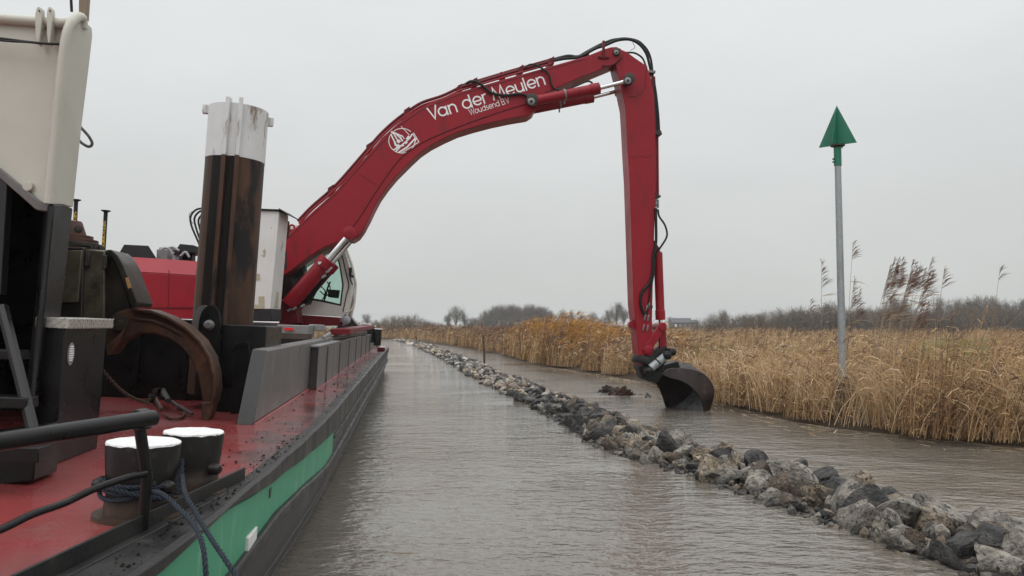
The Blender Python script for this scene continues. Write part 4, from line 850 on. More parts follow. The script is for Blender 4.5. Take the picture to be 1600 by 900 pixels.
# --- bucket: two unequal side profiles lofted, opening towards the vessel and the camera
NEAR = [(1036, 586), (1042, 578), (1056, 575.5), (1076, 576.5), (1096, 582), (1109, 593), (1115.5, 606), (1116, 618), (1112, 634), (1107, 646)]
FAR = [(1023, 597), (1026, 588), (1038, 577), (1052, 569), (1068, 566), (1082, 571), (1090, 584), (1088, 604), (1072, 624), (1046, 640)]
def bk_pt(i, t, inset=0.0):
    n_ = at(*NEAR[i], 17.75+.32*math.sin(math.pi*min(i, 7)/9)); f_ = at(*FAR[i], 18.75+.30*math.sin(math.pi*min(i, 7)/9)); return n_.lerp(f_, t)
prof_n = spline([bk_pt(i, 0) for i in range(10)], 4); prof_f = spline([bk_pt(i, 1) for i in range(10)], 4)
cen = sum(prof_n+prof_f, Vector())/(len(prof_n)*2)
bk = thing_b = None
b = MB(); rg = []
for p, q in zip(prof_n, prof_f):
    ip = p+(cen-p).normalized()*.035; iq = q+(cen-q).normalized()*.035; rg.append([p, q, iq, ip])
b.loft(rg); bucket = b.build('bucket', bucketm, exc, .008)
rg = []
for p, q in list(zip(prof_n, prof_f))[-14:]:
    ip = p+(cen-p).normalized()*.05; iq = q+(cen-q).normalized()*.05; ip2 = p+(cen-p).normalized()*.038; iq2 = q+(cen-q).normalized()*.038; rg.append([ip, iq, iq2, ip2])
b = MB(); b.loft(rg); b.build('wear_plate', bucketin, bucket)
fe = [at(x, y, Y) for x, y, Y in ((1101, 645, 17.72), (1097, 628, 17.74), (1088, 612, 17.76), (1076, 601, 17.77), (1062, 594, 17.77), (1048, 591, 17.76))]
dep = (bk_pt(5, 1)-bk_pt(5, 0)).normalized()*.045
b = MB(); b.prism([p for p in prof_n]+fe, dep); b.build('bucket_side_plate', bucketm, bucket, .01)
ff = [at(x, y, Y) for x, y, Y in ((1041, 640, 18.7), (1034, 618, 18.72), (1029, 606, 18.74))]
b = MB(); b.prism([p for p in prof_f]+ff, -dep); b.build('bucket_side_plate', bucketm, bucket, .006)
lipn, lipf = bk_pt(9, -.02), bk_pt(9, 1.02)
b = MB(); b.tube([p for p in spline([bk_pt(0, -.02), bk_pt(0, .5)+Z*.03, bk_pt(0, 1.02)], 5)], .03, 8); b.build('bucket_lip', bucketm, bucket)
b = MB(); b.tube([at(1090, 585, 17.74), at(1094, 583.5, 17.74), at(1098, 585, 17.74)], .02, 6); b.build('lifting_lug', bucketm, bucket)
b = MB(); b.prism([at(1030, 584, 18.1), at(1032, 572, 18.1), at(1060, 564, 18.1), at(1064, 578, 18.1), at(1045, 588, 18.1)], NN*.5); b.build('bucket_hitch', rubber, bucket, .02)
# --- upper structure
NS = -1.28
body = [(150, 497), (150, 421), (158, 402), (310, 414), (330, 416), (330, 432), (330, 500)]
b = MB(); b.prism(EP([(120, 493), (120, 419), (408, 437.5), (408, 502)], NS), NN*2.5); house = b.build('engine_house', red, exc, .012)
ch_n = EP([(120, 418.5), (408, 437)], NS); ch_b = [p+NN*.30+Z*.30 for p in ch_n]
pz = [ch_n[0], ch_n[1], ch_b[1], ch_b[0]]
b = MB(); b.loft([[ch_n[0]+Z*.002, ch_b[0], ch_b[0]+NN*1.9, ch_n[0]+NN*2.5+Z*.002], [ch_n[1]+Z*.002, ch_b[1], ch_b[1]+NN*1.9, ch_n[1]+NN*2.5+Z*.002]]); b.build('house_roof', redl := mat('lit_red_paint', (0.27, 0.010, 0.020), (0.25, 0.012, 0.022), 0.4, 0.5, 2, spec=0.35), house, .006)  # red paint lightened for the up-facing chamfer, skylight put into its colour
b = MB(); b.prism(EP([(120, 494.5), (446, 506), (446, 514), (120, 514)], NS+.04), NN*2.4); b.build('house_skirt', redd, exc, .01)
b = MB(); b.box(E(182, 481.5, NS-.02), D*1.9, NN*.03, Z*.025); b.build('panel_edge', redd, house)
for x in (206, 262):
    b = MB(); b.box(E(x, 484, NS-.006), D*.012, NN*.008, Z*.78); b.build('panel_gap', redd, house)
mid = NS+.55
b = MB(); b.loft([EP([(182, 402.5), (194, 382), (232, 384), (246, 406)], mid), EP([(182, 402.5), (194, 382), (232, 384), (246, 406)], mid+1.2)]); b.build('engine_hood', darkgrey, exc, .008)
for i, (x0, x1, y0, y1, o_) in enumerate(((244, 262, 389, 407, .2), (258, 270, 392, 408, .5), (268, 280, 394, 409, .1), (276, 290, 398, 410, .6), (288, 300, 388, 410, .3), (248, 284, 386, 392, .7))):
    p = E(x0, y1, mid+o_); b = MB(); b.box(p, D*((E(x1, y1, mid+o_)-p).dot(D)), NN*.25, Z*(E(x0, y0, mid+o_).z-p.z)); b.build('engine_part', (steel, darkgrey, galv, darkgrey, darkgrey, steel)[i], exc, .02)
b = MB(); b.prism(EP([(270, 398), (281, 381), (302, 383), (316, 390), (316, 398), (300, 394), (286, 396)], mid), NN*.7); b.build('engine_flap', darkgrey, exc, .006)
for pts in ([(252, 390), (258, 387), (266, 390), (270, 398)], [(262, 388), (270, 386), (280, 392)], [(282, 400), (290, 394), (296, 402)]):
    b = MB(); b.tube(spline(EP(pts, mid-.05), 5), .025, 8); b.build('engine_pipe', galv, exc)
for k, pts in enumerate(([(334, 420), (322, 396), (312, 374), (303, 352), (302, 338), (310, 328), (322, 325)], [(336, 420), (324, 397), (314, 376), (306, 352), (305, 340), (312, 331), (322, 328)], [(338, 420), (326, 398), (316, 378), (309, 354), (308, 343), (314, 335), (322, 332)], [(340, 420), (328, 400), (318, 380), (312, 356), (311, 346), (316, 339), (322, 336)])):
    pts = [(x-4+k*3.2, y) for x, y in pts]; b = MB(); b.tube(spline(EP(pts, -.3+.1*k), 6), .022, 8); b.build('hydraulic_hose', rubber, exc)
b = MB(); b.tube(spline(EP([(302, 350), (296, 340), (297, 333), (306, 328)], -.2), 6), .006, 6); b.build('cable', rubber, exc)
# antennas at the rear
for x, yt, yb, lean, off in ((117.5, 312, 400, 3, -.4), (164, 329, 402, 3.5, -.2)):
    p0 = E(x-lean*1.4, yb+32, off); p1 = E(x+1.5, yt, off); b = MB(); b.tube([p0, p1], .040, 14); am = b.build('antenna_mast', rubber, exc)
    b = MB(); b.lathe(p1-(p1-p0).normalized()*.045, p1-p0, [(0, .025), (.03, .085), (.038, .094), (.05, .09), (.056, .02)], 22); b.build('antenna_disc', rubber, am)
    ax_ = (p1-p0).normalized(); q = (CAM-p0); q = (q-ax_*q.dot(ax_)).normalized(); q = (q+D*-.35).normalized(); L_ = (p1-p0).length
    a0 = p0+q*.0405+ax_*(L_*.06)-ax_.cross(q)*0; sd = ax_.cross(q).normalized(); sd = sd if sd.dot(D) < 0 else -sd
    write('SEDOBERGE', p0+q*.039+ax_*L_*.84+sd*.022, p0+q*.039+ax_*L_*.30+sd*.022, .20, yellow, am, 'letter', nrm=q, gap=.004, up=-sd, vs=.42)
# --- cab on the far side of the boom
CN, CF = .42, 1.45
side_o = [(432, 489), (541, 495), (547, 470), (549, 440), (543, 410), (531, 376), (516, 360), (470, 352), (432, 350)]
win = [(437, 468), (437, 428), (462, 416), (484, 402), (506, 388), (518, 381), (526, 392), (532, 415), (537, 445), (533, 478), (500, 471), (470, 466)]
def frame_mesh(outer, inner, off, th):
    bm = bmesh.new(); vo = [bm.verts.new(p) for p in EP(outer, off)]; vi = [bm.verts.new(p) for p in EP(inner, off)]
    ed_ = [bm.edges.new((vo[i], vo[(i+1) % len(vo)])) for i in range(len(vo))]+[bm.edges.new((vi[i], vi[(i+1) % len(vi)])) for i in range(len(vi))]
    bmesh.ops.triangle_fill(bm, use_beauty=True, edges=ed_)
    r_ = bmesh.ops.extrude_face_region(bm, geom=bm.faces[:]); bmesh.ops.translate(bm, verts=[v for v in r_['geom'] if isinstance(v, bmesh.types.BMVert)], vec=NN*th)
    bm.verts.index_update(); b = MB(); b.add([v.co.copy() for v in bm.verts], [tuple(v.index for v in f.verts) for f in bm.faces]); bm.free(); return b
cab = frame_mesh(side_o, win, CN, .07).build('cab', cabw, exc, .006)
fr2 = [(438.5, 466), (438.5, 429.5), (462.5, 418), (485, 404), (507, 390), (517.5, 384), (524, 394), (530, 416), (534.5, 445), (531, 475), (501, 468), (470, 463)]
frame_mesh([(x, y) for x, y in win], fr2, CN-.004, .03).build('window_seal', rubber, cab)
def offs(o0, poly): 
    q = PC+NN*o0; return [p+NN*(o0-CN) for p in EP(poly, CN)]
b = MB(); fo = offs(CF, side_o); fi = offs(CF, win)
bm_ = frame_mesh(side_o, win, CN, .07); b = MB(); b.add([v+NN*(CF-CN) for v in bm_.v], bm_.f); b.build('cab_far_side', cabw, cab, .006)
gp_ = EP(fr2, CN+.02); b = MB(); b.prism(gp_, NN*.006); b.build('cab_window', glassm, cab, smooth=0)
b = MB(); b.prism([p+NN*(CF-CN) for p in gp_], NN*.006); b.build('cab_window', glassm, cab, smooth=0)
nr = EP(side_o, CN+.071); wd_ = NN*(CF-CN-.073)
b = MB(); b.loft([[nr[5], nr[6], nr[7], nr[8]], [p+wd_ for p in (nr[5], nr[6], nr[7], nr[8])]], closed=False); rf = b.build('cab_roof', cabw, cab); 
sol = rf.modifiers.new('thick', 'SOLIDIFY'); sol.thickness = .04
b = MB(); b.box(nr[0]+Z*.002, nr[1]-nr[0], wd_, Z*.06); b.build('cab_floor', rubber, cab)
b = MB(); b.loft([[nr[1], nr[2], nr[3], nr[4], nr[5]], [p+wd_ for p in (nr[1], nr[2], nr[3], nr[4], nr[5])]], closed=False); b.build('windscreen', glassm, cab, smooth=0)
for p in (nr[1:6], [q+wd_ for q in nr[1:6]]):
    b = MB(); b.tube(p, .035, 8); b.build('cab_pillar', cabw, cab)
b = MB(); b.tube(spline(EP([(528, 378), (536, 405), (541, 428), (545, 446), (541, 462), (536, 487)], CN-.012), 4), .012, 6); b.build('door_seam', rubber, cab)
b = MB(); b.prism(EP([(434, 475), (434, 432), (448, 424), (462, 416), (474, 420), (478, 440), (476, 472)], CN+.3), NN*.55); b.build('seat', rubber, cab, .04)
b = MB(); b.prism(EP([(462, 420), (468, 410), (476, 412), (477, 424), (470, 430)], CN+.42), NN*.3); b.build('headrest', rubber, cab, .03)
b = MB(); b.prism(EP([(512, 452), (530, 453), (528, 466), (512, 464)], CN+.5), NN*.2); b.build('console', rubber, cab, .02)
b = MB(); b.tube(EP([(505, 476), (512, 450), (516, 440)], CN+.35), .02, 7); b.build('control_lever', rubber, cab)
hr_ = MB(); hr_.tube(spline(EP([(533, 386), (540, 398), (547, 425), (553, 452), (554, 472), (549, 484), (540, 488)], CN-.05), 5), .018, 8); hr_.build('grab_rail', cabw, cab)
b = MB(); b.tube(EP([(548, 420), (549, 480)], CN+.9), .018, 8); b.build('grab_rail', galv, cab)
b = MB(); b.tube(EP([(549, 422), (547, 436), (551, 445)], CN-.1), .015, 7); b.box(E(545, 432, CN-.1), D*.06, NN*.08, Z*.20); b.lathe(E(551, 432, CN-.1), -NN, [(0, .03), (.05, .03)], 10); b.build('mirror', rubber, cab, .01)
b = MB(); b.tube(spline(EP([(540, 492), (537, 500), (532, 507)], CN), 4), .03, 8); b.build('cab_step_rail', rubber, cab)
b = MB(); b.lathe(E(541, 500, CN-.1), -NN, [(0, .10), (.03, .10), (.05, .06)], 18); b.build('work_lamp', galv, exc, .006)
b = MB(); b.prism(EP([(440, 489.5), (531, 496), (531, 509), (440, 509)], CN-.1), NN*1.1); b.build('cab_base', redd, exc, .012)
# hoses bunch beside the boom cylinder
for k in range(7):
    x = 466+k*4; hose([(x-6, 482-k, -.2), (x+6, 470-k*3, -.28), (x+14+k, 452-k*3, -.25), (x+22, 440-k*2, -.2), (x+14, 428-k*2, -.1)], .017, -.2, exc)
for pts in ([(495, 470), (504, 468), (508, 455), (502, 448)], [(500, 455), (510, 462), (516, 450), (511, 440)]):
    hose(pts, .012, .1, exc)
for x, y in ((452, 484), (460, 482), (473, 478), (512, 424), (516, 420), (506, 432)):
    b = MB(); b.tube([E(x-3, y+2, -.5), E(x+3, y-2, -.5)], .028, 8); b.build('hose_fitting', galv, exc)
b = MB(); b.tube(spline(EP([(551, 374), (560, 372), (567, 364), (569, 357)], -.1), 5), .012, 7); b.build('grease_line', steel, exc)
# undercarriage
b = MB(); b.lathe(E(400, 523, .1), H, [(0, .85), (.18, .85)], 40); b.build('slew_ring', darkgrey, exc, .01)
b = MB(); b.box(E(300, 545, -1.4), D*2.1, NN*.6, Z*.45); b.box(E(300, 545, .8), D*2.1, NN*.6, Z*.45); b.build('undercarriage', darkgrey, exc, .03)
# ================================================================== white equipment cabinet
YC = 14.55
cabt = thing('equipment_cabinet', at(425, 490, YC), 'tall scuffed white steel cabinet with dark roof beside the boom foot', 'cabinet')
c_tl, c_tc, c_tr = at(396, 327, YC), at(436, 330, YC), at(450, 341, YC+.62); c_bl, c_bc, c_br = at(383, 482, YC), at(423, 483, YC), at(438.5, 484.5, YC+.62)
dpt = (c_br-c_bc); dpt.z = 0
rgt = [c_bl-B0*.7, c_bc, c_bc+dpt, c_bl-B0*.7+dpt]; tpp = [c_tl-B0*.7, c_tc, c_tc+dpt, c_tl-B0*.7+dpt]
b = MB(); b.loft([rgt, tpp]); cbx = b.build('cabinet_body', cabinet, cabt, .012)
b = MB(); ov = [c_tl-B0*.75-A*.05, c_tc+B0*.02-A*.05, c_tc+dpt+B0*.05, c_tl-B0*.75+dpt]
b.loft([[p+Z*.004 for p in ov], [p+Z*.03 for p in ov]])
b.prism([c_tc+Z*.034-A*.05, c_tc+dpt+Z*.034, c_tc+dpt+B0*.22-Z*.10, c_tc+B0*.16-Z*.07], Z*.02); b.build('cabinet_roof', darkgrey, cabt, .004)
b = MB(); b.box(c_bl-B0*.7-Z*.22, c_bc-c_bl+B0*.72, dpt, Z*.21); b.build('cabinet_base', darkgrey, cabt, .01)
fu = (c_tc-c_bc).normalized()
for x, y, w_, h_ in ((375, 0, 0, 0),):
    pass
def cpatch(px0, py0, px1, py1):
    b = MB(); p = [on_plane(x, y, c_bc-A*.004, A) for x, y in ((px0, py1), (px1, py1), (px1, py0), (px0, py0))]; b.prism(p, A*.003); b.build('bare_patch', patch, cbx, smooth=0)
cpatch(396, 428, 406, 437); cpatch(404, 463, 413, 482.5); cpatch(394, 476, 404, 482.5); cpatch(424.5, 392, 429, 399)
def rp(px, py, out_=.004): return on_plane(px, py, c_bc, dpt.cross(Z).normalized())+B0*out_
b = MB(); b.prism([rp(428.5, 480), rp(433, 480.5), rp(434.5, 446), rp(430, 446)], B0*.02); b.build('vent_panel', patch, cbx, .004)
b = MB(); b.prism([rp(444.5, 372), rp(448.5, 373), rp(450, 346), rp(446.5, 345)], B0*.03); b.build('dark_vent', darkgrey, cbx, .006)
b = MB(); b.prism([rp(437, 364), rp(439.5, 364.5), rp(439.2, 352)], B0*.004); b.build('warning_sign', sticker, cbx, smooth=0)
b = MB(); b.tube([rp(442.5, 420, .03), rp(444, 412, .05), rp(445, 402, .03)], .014, 7); b.build('door_handle', darkgrey, cbx)
for y in (400, 420):
    b = MB(); b.box(rp(444, y, 0), B0*.05, A*.04, Z*.1); b.build('hinge', darkgrey, cbx, .004)

# ================================================================== NAVIGATION BEACON
YN = 15.6
bc = at(1318, 632, YN); bcn = thing('navigation_beacon', bc, 'tall grey pole topped by a green triangular topmark in the reeds', 'beacon')
pt = at(1308.5, 232, YN); b = MB(); b.lathe(bc-Z*.2, Z, [(0, .165), (.7, .14), (.76, .11)], 8); b.build('concrete_foot', concrete, bcn, .01)
dirp = (pt-bc).normalized(); b = MB(); b.lathe(bc+dirp*.55, dirp, [(0, .075), ((pt-bc).length-.60, .062)], 18); b.build('pole', galv, bcn)
L_ = (pt-bc).length; b = MB(); b.lathe(bc+dirp*(L_-.36), dirp, [(0, .075), (.38, .075)], 18); b.lathe(bc+dirp*(L_-.22)-D*.08, -D, [(0, .02), (.03, .02)], 8); b.lathe(bc+dirp*(L_-.28)-D*.08, -D, [(0, .02), (.03, .02)], 8); b.build('sleeve', topgreen, bcn, .004)
apex = at(1307.5, 165, YN); base_c = at(1308.8, 227, YN); RT = .375
for an in (45+6, 135+6):
    q = Vector((math.cos(R(an)), math.sin(R(an)), 0)); nq = Vector((-q.y, q.x, 0))
    b = MB(); b.prism([base_c-q*RT, base_c+q*RT, apex], nq*.006); b.build('topmark_plate', topgreen, bcn, smooth=0)
b = MB(); b.lathe(base_c-Z*.02, Z, [(0, .14), (.03, .14)], 16); b.build('topmark_collar', tar, bcn)

# ================================================================== STONE DAM
DAMPX = [(1900, 1180), (1600, 945), (1460, 882), (1240, 802), (1085, 746), (930, 696), (862, 652), (740, 591), (690, 561), (650, 542), (625, 534), (612, 531.5)]
EDGE = spline([on_z(*p) for p in DAMPX], 30)
AL = [0.]
for a, c in zip(EDGE, EDGE[1:]): AL.append(AL[-1]+(c-a).length)
AL = np.array(AL); EX = np.array([p.x for p in EDGE]); EY = np.array([p.y for p in EDGE])
def dam(sv): return np.interp(sv, AL, EX), np.interp(sv, AL, EY)
def damframe(sv):
    x, y = dam(sv); x1, y1 = dam(sv+.3); t = Vector((x1-x, y1-y, 0)).normalized(); n = Vector((t.y, -t.x, 0)); return Vector((x, y, 0)), t, n
DW = 1.30
def crest(u): return max(0., 1-((u-.5)/.56)**2)
mnd = MB(); rg = []
for sv in np.arange(0.2, AL[-1]-.5, .5):
    p, t, n = damframe(sv); hgt = .15+.06*noise.noise(Vector((sv*.7, 3, 0)))
    rg.append([p+n*(DW*u)+Z*(hgt*crest(u)-.16+.05*noise.noise(Vector((sv*2.1, u*6, 5)))) for u in np.linspace(-.1, 1.1, 9)])
mnd.loft(rg, closed=False)
tag(mnd.build('rubble_core', mat('dark_wet_rubble', (0.022, 0.020, 0.018), (0.050, 0.045, 0.039), 0.7, None, 8, 0.9, 14, world=True)), 'dark wet rubble filling the gaps between the rocks of the low dam', 'rubble', kind='stuff')
def rock_mesh(seed, sub=3):
    rs = random.Random(seed); bm = bmesh.new(); bmesh.ops.create_icosphere(bm, subdivisions=sub, radius=1)
    planes = [(Vector((rs.gauss(0, 1), rs.gauss(0, 1), rs.gauss(0, 1))).normalized(), rs.uniform(.34, .68)) for _ in range(rs.randint(10, 14))]
    off = Vector((rs.uniform(0, 99), rs.uniform(0, 99), rs.uniform(0, 99)))
    for v in bm.verts:
        p = v.co.copy()
        for n, d_ in planes:
            k = p.dot(n)
            if k > d_: p -= n*(k-d_)*.94
        p = p*1.32+p.normalized()*(.055*noise.fractal(p*1.6+off, 1.0, 2.0, 4)+.022*noise.noise(p*8+off)-.09*max(0, .35-abs(noise.noise(p*1.9+off*2))*2.4))
        v.co = p*1.0
    me = bpy.data.meshes.new('rock'); bm.to_mesh(me); bm.free(); me.shade_smooth(); me.set_sharp_from_angle(angle=R(20)); return me
PROTO = [rock_mesh(100+i, 4) for i in range(26)]
RM = {}
def rock_variant(i, kind):
    if (i, kind) not in RM:
        me = PROTO[i].copy(); me.materials.append(ROCKM[kind]); RM[(i, kind)] = me
    return RM[(i, kind)]
rr = random.Random(31)
cands = []
sv = 0.3
s_near = 0.0
END = AL[-1]-1
specs = []
while sv < END:
    p, t, n = damframe(sv)
    dist = max(4, math.hypot(p.x, p.y))
    step = .046 if dist < 34 else .075 if dist < 60 else .16
    u = rr.choice((rr.uniform(0, 1), rr.betavariate(1.2, 1.6)))
    top = .17+.07*noise.noise(Vector((sv*.5, 0, 9)))
    size = rr.choice((.08, .10, .12, .14, .16, .18, .20))*(1.18 if dist < 10 else 1.06 if dist < 14 else 1)*(1.25 if rr.random() < .10 else .92)*rr.uniform(.85, 1.12)*(1.0 if dist < 34 else 1.25 if dist < 60 else 1.7)
    z = top*crest(u)*rr.uniform(.45, 1.0)-size*.18
    pos = p+n*(DW*u+rr.uniform(-.06, .10))+Vector((0, 0, z))
    ck = noise.noise(Vector((sv*.35, u*.8, 2.))); q = rr.random()
    darkpatch = math.exp(-((sv-0)/1e9)**2)
    Yv = pos.y
    if 15.0 < Yv < 21: kind = 'dark grey' if q < .72 else 'brown' if q < .86 else 'pale grey'
    elif 34 < Yv < 46: kind = 'dark grey' if q < .62 else 'pale grey'
    elif Yv > 21: kind = 'pale grey' if q < .22 else 'tan' if q < .38 else 'brown' if q < .66 else 'dark grey'
    else: kind = 'pale grey' if q < .42 else 'tan' if q < .66 else 'brown' if q < .82 else 'dark grey'
    specs.append((dist, pos, size, kind, u)); sv += step*rr.uniform(.6, 1.4)
vis = [s for s in specs if s[0] < 34 and abs(s[1].x/max(.1, s[1].y)) < .70 and (2-s[1].z)/max(.1, s[1].y) < .385]
vis.sort(key=lambda s: s[0]); near = vis[:296]; nid = {id(s) for s in near}; rest = [s for s in specs if id(s) not in nid]
WHERE = [(0, 8.2, 'at the near end of the stone dam, lower right'), (8.2, 10.5, 'on the dam right of and below the bucket'), (10.5, 13.5, 'on the dam just below the bucket'), (13.5, 20, 'on the dark heaped stretch left of the bucket'), (20, 99, 'far along the dam past the bucket')]
for dist, pos, size, kind, u in near:
    o = bpy.data.objects.new('rock', rock_variant(rr.randrange(26), kind)); COL.objects.link(o)
    o.location = pos; o.rotation_euler = (rr.uniform(0, 6.3), rr.uniform(0, 6.3), rr.uniform(0, 6.3)); o.scale = (size*rr.uniform(.95, 1.35), size*rr.uniform(.85, 1.15), size*rr.uniform(.72, .95))
    wh = next(w_ for a_, b_, w_ in WHERE if a_ <= pos.y < b_); sd = 'large' if size > .155 else 'small' if size < .105 else 'middling'
    wl = 'waterside' if u < .22 else 'far side' if u > .78 else 'crest'
    tag(o, f'{sd} {kind} {wl} rock {wh}', 'rock', 'rocks of the low stone dam')
# two boulders one can point at
def boulder(px, py, Y, sx, sy, sz, rot, kind, i, label):
    o = bpy.data.objects.new('rock', rock_variant(i, kind)); COL.objects.link(o); o.location = at(px, py, Y); o.scale = (sx, sy, sz); o.rotation_euler = rot; tag(o, label, 'rock', 'rocks of the low stone dam')
boulder(1413, 838, 7.1, .23, .16, .13, (.2, .55, .5), 'dark grey', 3, 'large slanting two-toned grey boulder at the waterside, lower right')
boulder(1282, 778, 8.6, .17, .15, .16, (.1, .2, .3), 'tan', 7, 'upright tan boulder at the near waterside of the dam')
boulder(1360, 800, 7.9, .24, .14, .11, (.0, -.1, .4), 'pale grey', 11, 'long flat pale boulder lying along the dam crest, lower right')
# fist-sized stones in the gaps and along the foot
ROUGH = [rock_mesh(500+i, 1) for i in range(6)]; sv_, sf_, so_ = [], [], 0
for i in range(1500):
    sq = rr.uniform(0.3, 16)**1.0; p, t, n = damframe(sq); u = rr.choice((rr.uniform(-.06, .16), rr.uniform(0, 1), rr.uniform(.85, 1.05))); r_ = rr.uniform(.025, .075)
    q = p+n*DW*u+Z*(max(-.02, .15*crest(u)*rr.uniform(.3, 1.1)-.03)); me_ = ROUGH[i % 6]; M = Matrix.Rotation(rr.uniform(0, 6), 3, 'Z') @ Matrix.Rotation(rr.uniform(0, 6), 3, 'X')
    v = (np.array([x.co[:] for x in me_.vertices])*np.array([r_*1.3, r_, r_*.8])) @ np.array(M).T; sv_.append(v+np.array(q)); sf_.append(np.array([x.vertices[:] for x in me_.polygons])+so_); so_ += len(v)
me = bpy.data.meshes.new('small_stones'); me.from_pydata(np.concatenate(sv_).tolist(), [], np.concatenate(sf_).tolist())
for k in ROCKM: me.materials.append(ROCKM[k])
me.polygons.foreach_set('material_index', [rr.choice((0, 1, 2, 2, 3)) for f in sf_ for _k in (0,) for x in range(0)] or np.repeat([rr.choice((0, 1, 2, 2, 3)) for f in sf_], [len(f) for f in sf_]).tolist())
o = bpy.data.objects.new('small_stones', me); COL.objects.link(o); tag(o, 'small broken stones filling the gaps between the rocks of the dam', 'stones', kind='stuff')
# the far rocks joined
allv, allf, off_ = [], [], 0
lowr = [rock_mesh(300+i, 2) for i in range(10)]
LV = [np.array([v.co[:] for v in m.vertices]) for m in lowr]; LF = [np.array([p.vertices[:] for p in m.polygons]) for m in lowr]
kinds_l = list(ROCKM); matidx = []
for dist, pos, size, kind, u in rest:
    i = rr.randrange(10); M = Matrix.Rotation(rr.uniform(0, 6), 3, 'Z') @ Matrix.Rotation(rr.uniform(0, 6), 3, 'X'); v = (LV[i]*np.array([size*1.25, size, size*.85])) @ np.array(M).T
    allv.append(v+np.array(pos)); allf.append(LF[i]+off_); off_ += len(v); matidx += [kinds_l.index(kind)]*len(LF[i])
me = bpy.data.meshes.new('far_rocks'); vv = np.concatenate(allv); ffc = np.concatenate(allf); me.from_pydata(vv.tolist(), [], ffc.tolist())
for k in kinds_l: me.materials.append(ROCKM[k])
me.polygons.foreach_set('material_index', matidx); me.shade_smooth(); me.set_sharp_from_angle(angle=R(28))
tag(tag(bpy.data.objects.new('far_rocks', me)), 'grey rocks of the dam running off into the distance', 'rocks', kind='stuff'); COL.objects.link(bpy.data.objects['far_rocks'])

# ================================================================== THINGS IN THE WATER
def stake(px, py_t, py_b, r_, label, lean=0):
    Y = on_z(px+lean, py_b).y; b = MB(); p0 = on_z(px+lean, py_b)-Z*.3; p1 = at(px, py_t, Y); b.tube([p0, p0.lerp(p1, .5)+Vector((.02, 0, 0)), p1], [r_, r_, r_*.8], 8)
    tag(b.build('wooden_stake', woodd), label, 'stake')
stake(754.5, 523, 568, .055, 'dark wooden stake standing in the water beyond the dam', 2.5)
stake(650, 524, 539, .06, 'farther thin stake beside the distant end of the dam', .5)
stake(744, 546, 552, .03, 'short leaning twig stub poking from the water left of the stake', -4)
def clump(px, py, wpx, hpx, m, label, seed, spikes, name):
    rs = random.Random(seed); o = on_z(px, py); sc_ = o.y/F; b = MB()
    for i in range(60):
        x = rs.gauss(0, .33)*wpx*sc_; hh = max(.02, hpx*sc_*(1-abs(x)/(wpx*sc_*.6))*rs.uniform(.3, 1.0)); p = o+Vector((x, rs.uniform(-.18, .18), -.02))
        q = Vector((rs.gauss(0, .08), rs.gauss(0, .06), hh)); wv = Vector((rs.uniform(.04, .09), rs.uniform(-.05, .05), rs.uniform(-.02, .03)))
        b.prism([p-wv, p+wv, p+wv*.7+q, p+q*1.15, p-wv*.8+q*.7], Vector((rs.uniform(-.03, .03), .04, 0)))
    for i in range(spikes):
        p = o+Vector((rs.uniform(-.5, .1)*wpx*sc_, rs.uniform(-.1, .1), -.02)); b.tube([p, p+Vector((rs.gauss(0, .05), 0, rs.uniform(.1, .24)))], .01, 5)
    tag(b.build(name, m, smooth=0), label, 'debris')
clump(972, 617, 40, 15, peat, 'red-brown clump of torn roots floating left of the bucket', 3, 3, 'root_clump')
clump(951, 613, 24, 12, peatd, 'dark spiky root clump floating beside the red-brown one', 5, 9, 'root_clump')
b = MB(); b.tube(spline([on_z(1009, 621), on_z(1011, 618)+Z*.06, on_z(1016, 620)], 4), .03, 6); tag(b.build('floating_twig', peatd), 'small bent dark twig afloat just left of the bucket', 'twig')
b = MB(); b.tube([at(1026, 617, 21.2), on_z(1033, 624)], .012, 5); tag(b.build('floating_stalk', woodd), 'thin straight stalk poking from the water by the bucket', 'stalk')

# ================================================================== REEDS
class Ribbons:
    def __init__(s): s.V = []; s.F = []; s.T = []; s.n = 0
    def add(s, P, W, S, T):             # P (N,K,3), W (N,K), S (N,3), T (N,)
        N_, K_ = P.shape[:2]
        a = P-S[:, None, :]*W[..., None]*.5; c = P+S[:, None, :]*W[..., None]*.5
        v = np.stack([a, c], 2).reshape(-1, 3); base = (np.arange(N_)*(2*K_))[:, None, None]+s.n
        k = (np.arange(K_-1)*2)[None, :, None]; f = base+k+np.array([0, 1, 3, 2])[None, None, :]
        s.V.append(v); s.F.append(f.reshape(-1, 4)); s.T.append(np.repeat(T, 2*K_)); s.n += len(v)
    def build(s, name, m):
        v = np.concatenate(s.V).astype(np.float32); f = np.concatenate(s.F).astype(np.int32); t = np.concatenate(s.T).astype(np.float32)
        me = bpy.data.meshes.new(name); me.vertices.add(len(v)); me.vertices.foreach_set('co', v.ravel()); me.loops.add(f.size); me.loops.foreach_set('vertex_index', f.ravel())
        me.polygons.add(len(f)); me.polygons.foreach_set('loop_start', np.arange(0, f.size, 4, dtype=np.int32)); me.polygons.foreach_set('loop_total', np.full(len(f), 4, dtype=np.int32))
        me.update(calc_edges=True); at_ = me.attributes.new('tint', 'FLOAT', 'POINT'); at_.data.foreach_set('value', np.clip(t, 0, 1)); me.materials.append(m)
        o = bpy.data.objects.new(name, me); COL.objects.link(o); return o
def unit(v): return v/np.maximum(1e-6, np.linalg.norm(v, axis=-1, keepdims=True))
def nfield(x, y, sc, seed):
    rs = np.random.default_rng(seed); o = np.zeros_like(x)
    for k in range(7):
        a = rs.uniform(0, 6.28); fr = sc*rs.uniform(.6, 1.9); o += np.sin((x*np.cos(a)+y*np.sin(a))*fr+rs.uniform(0, 6.28))
    return o/7**.5*.75
WIND = np.array([0.95, -0.25, 0.0])
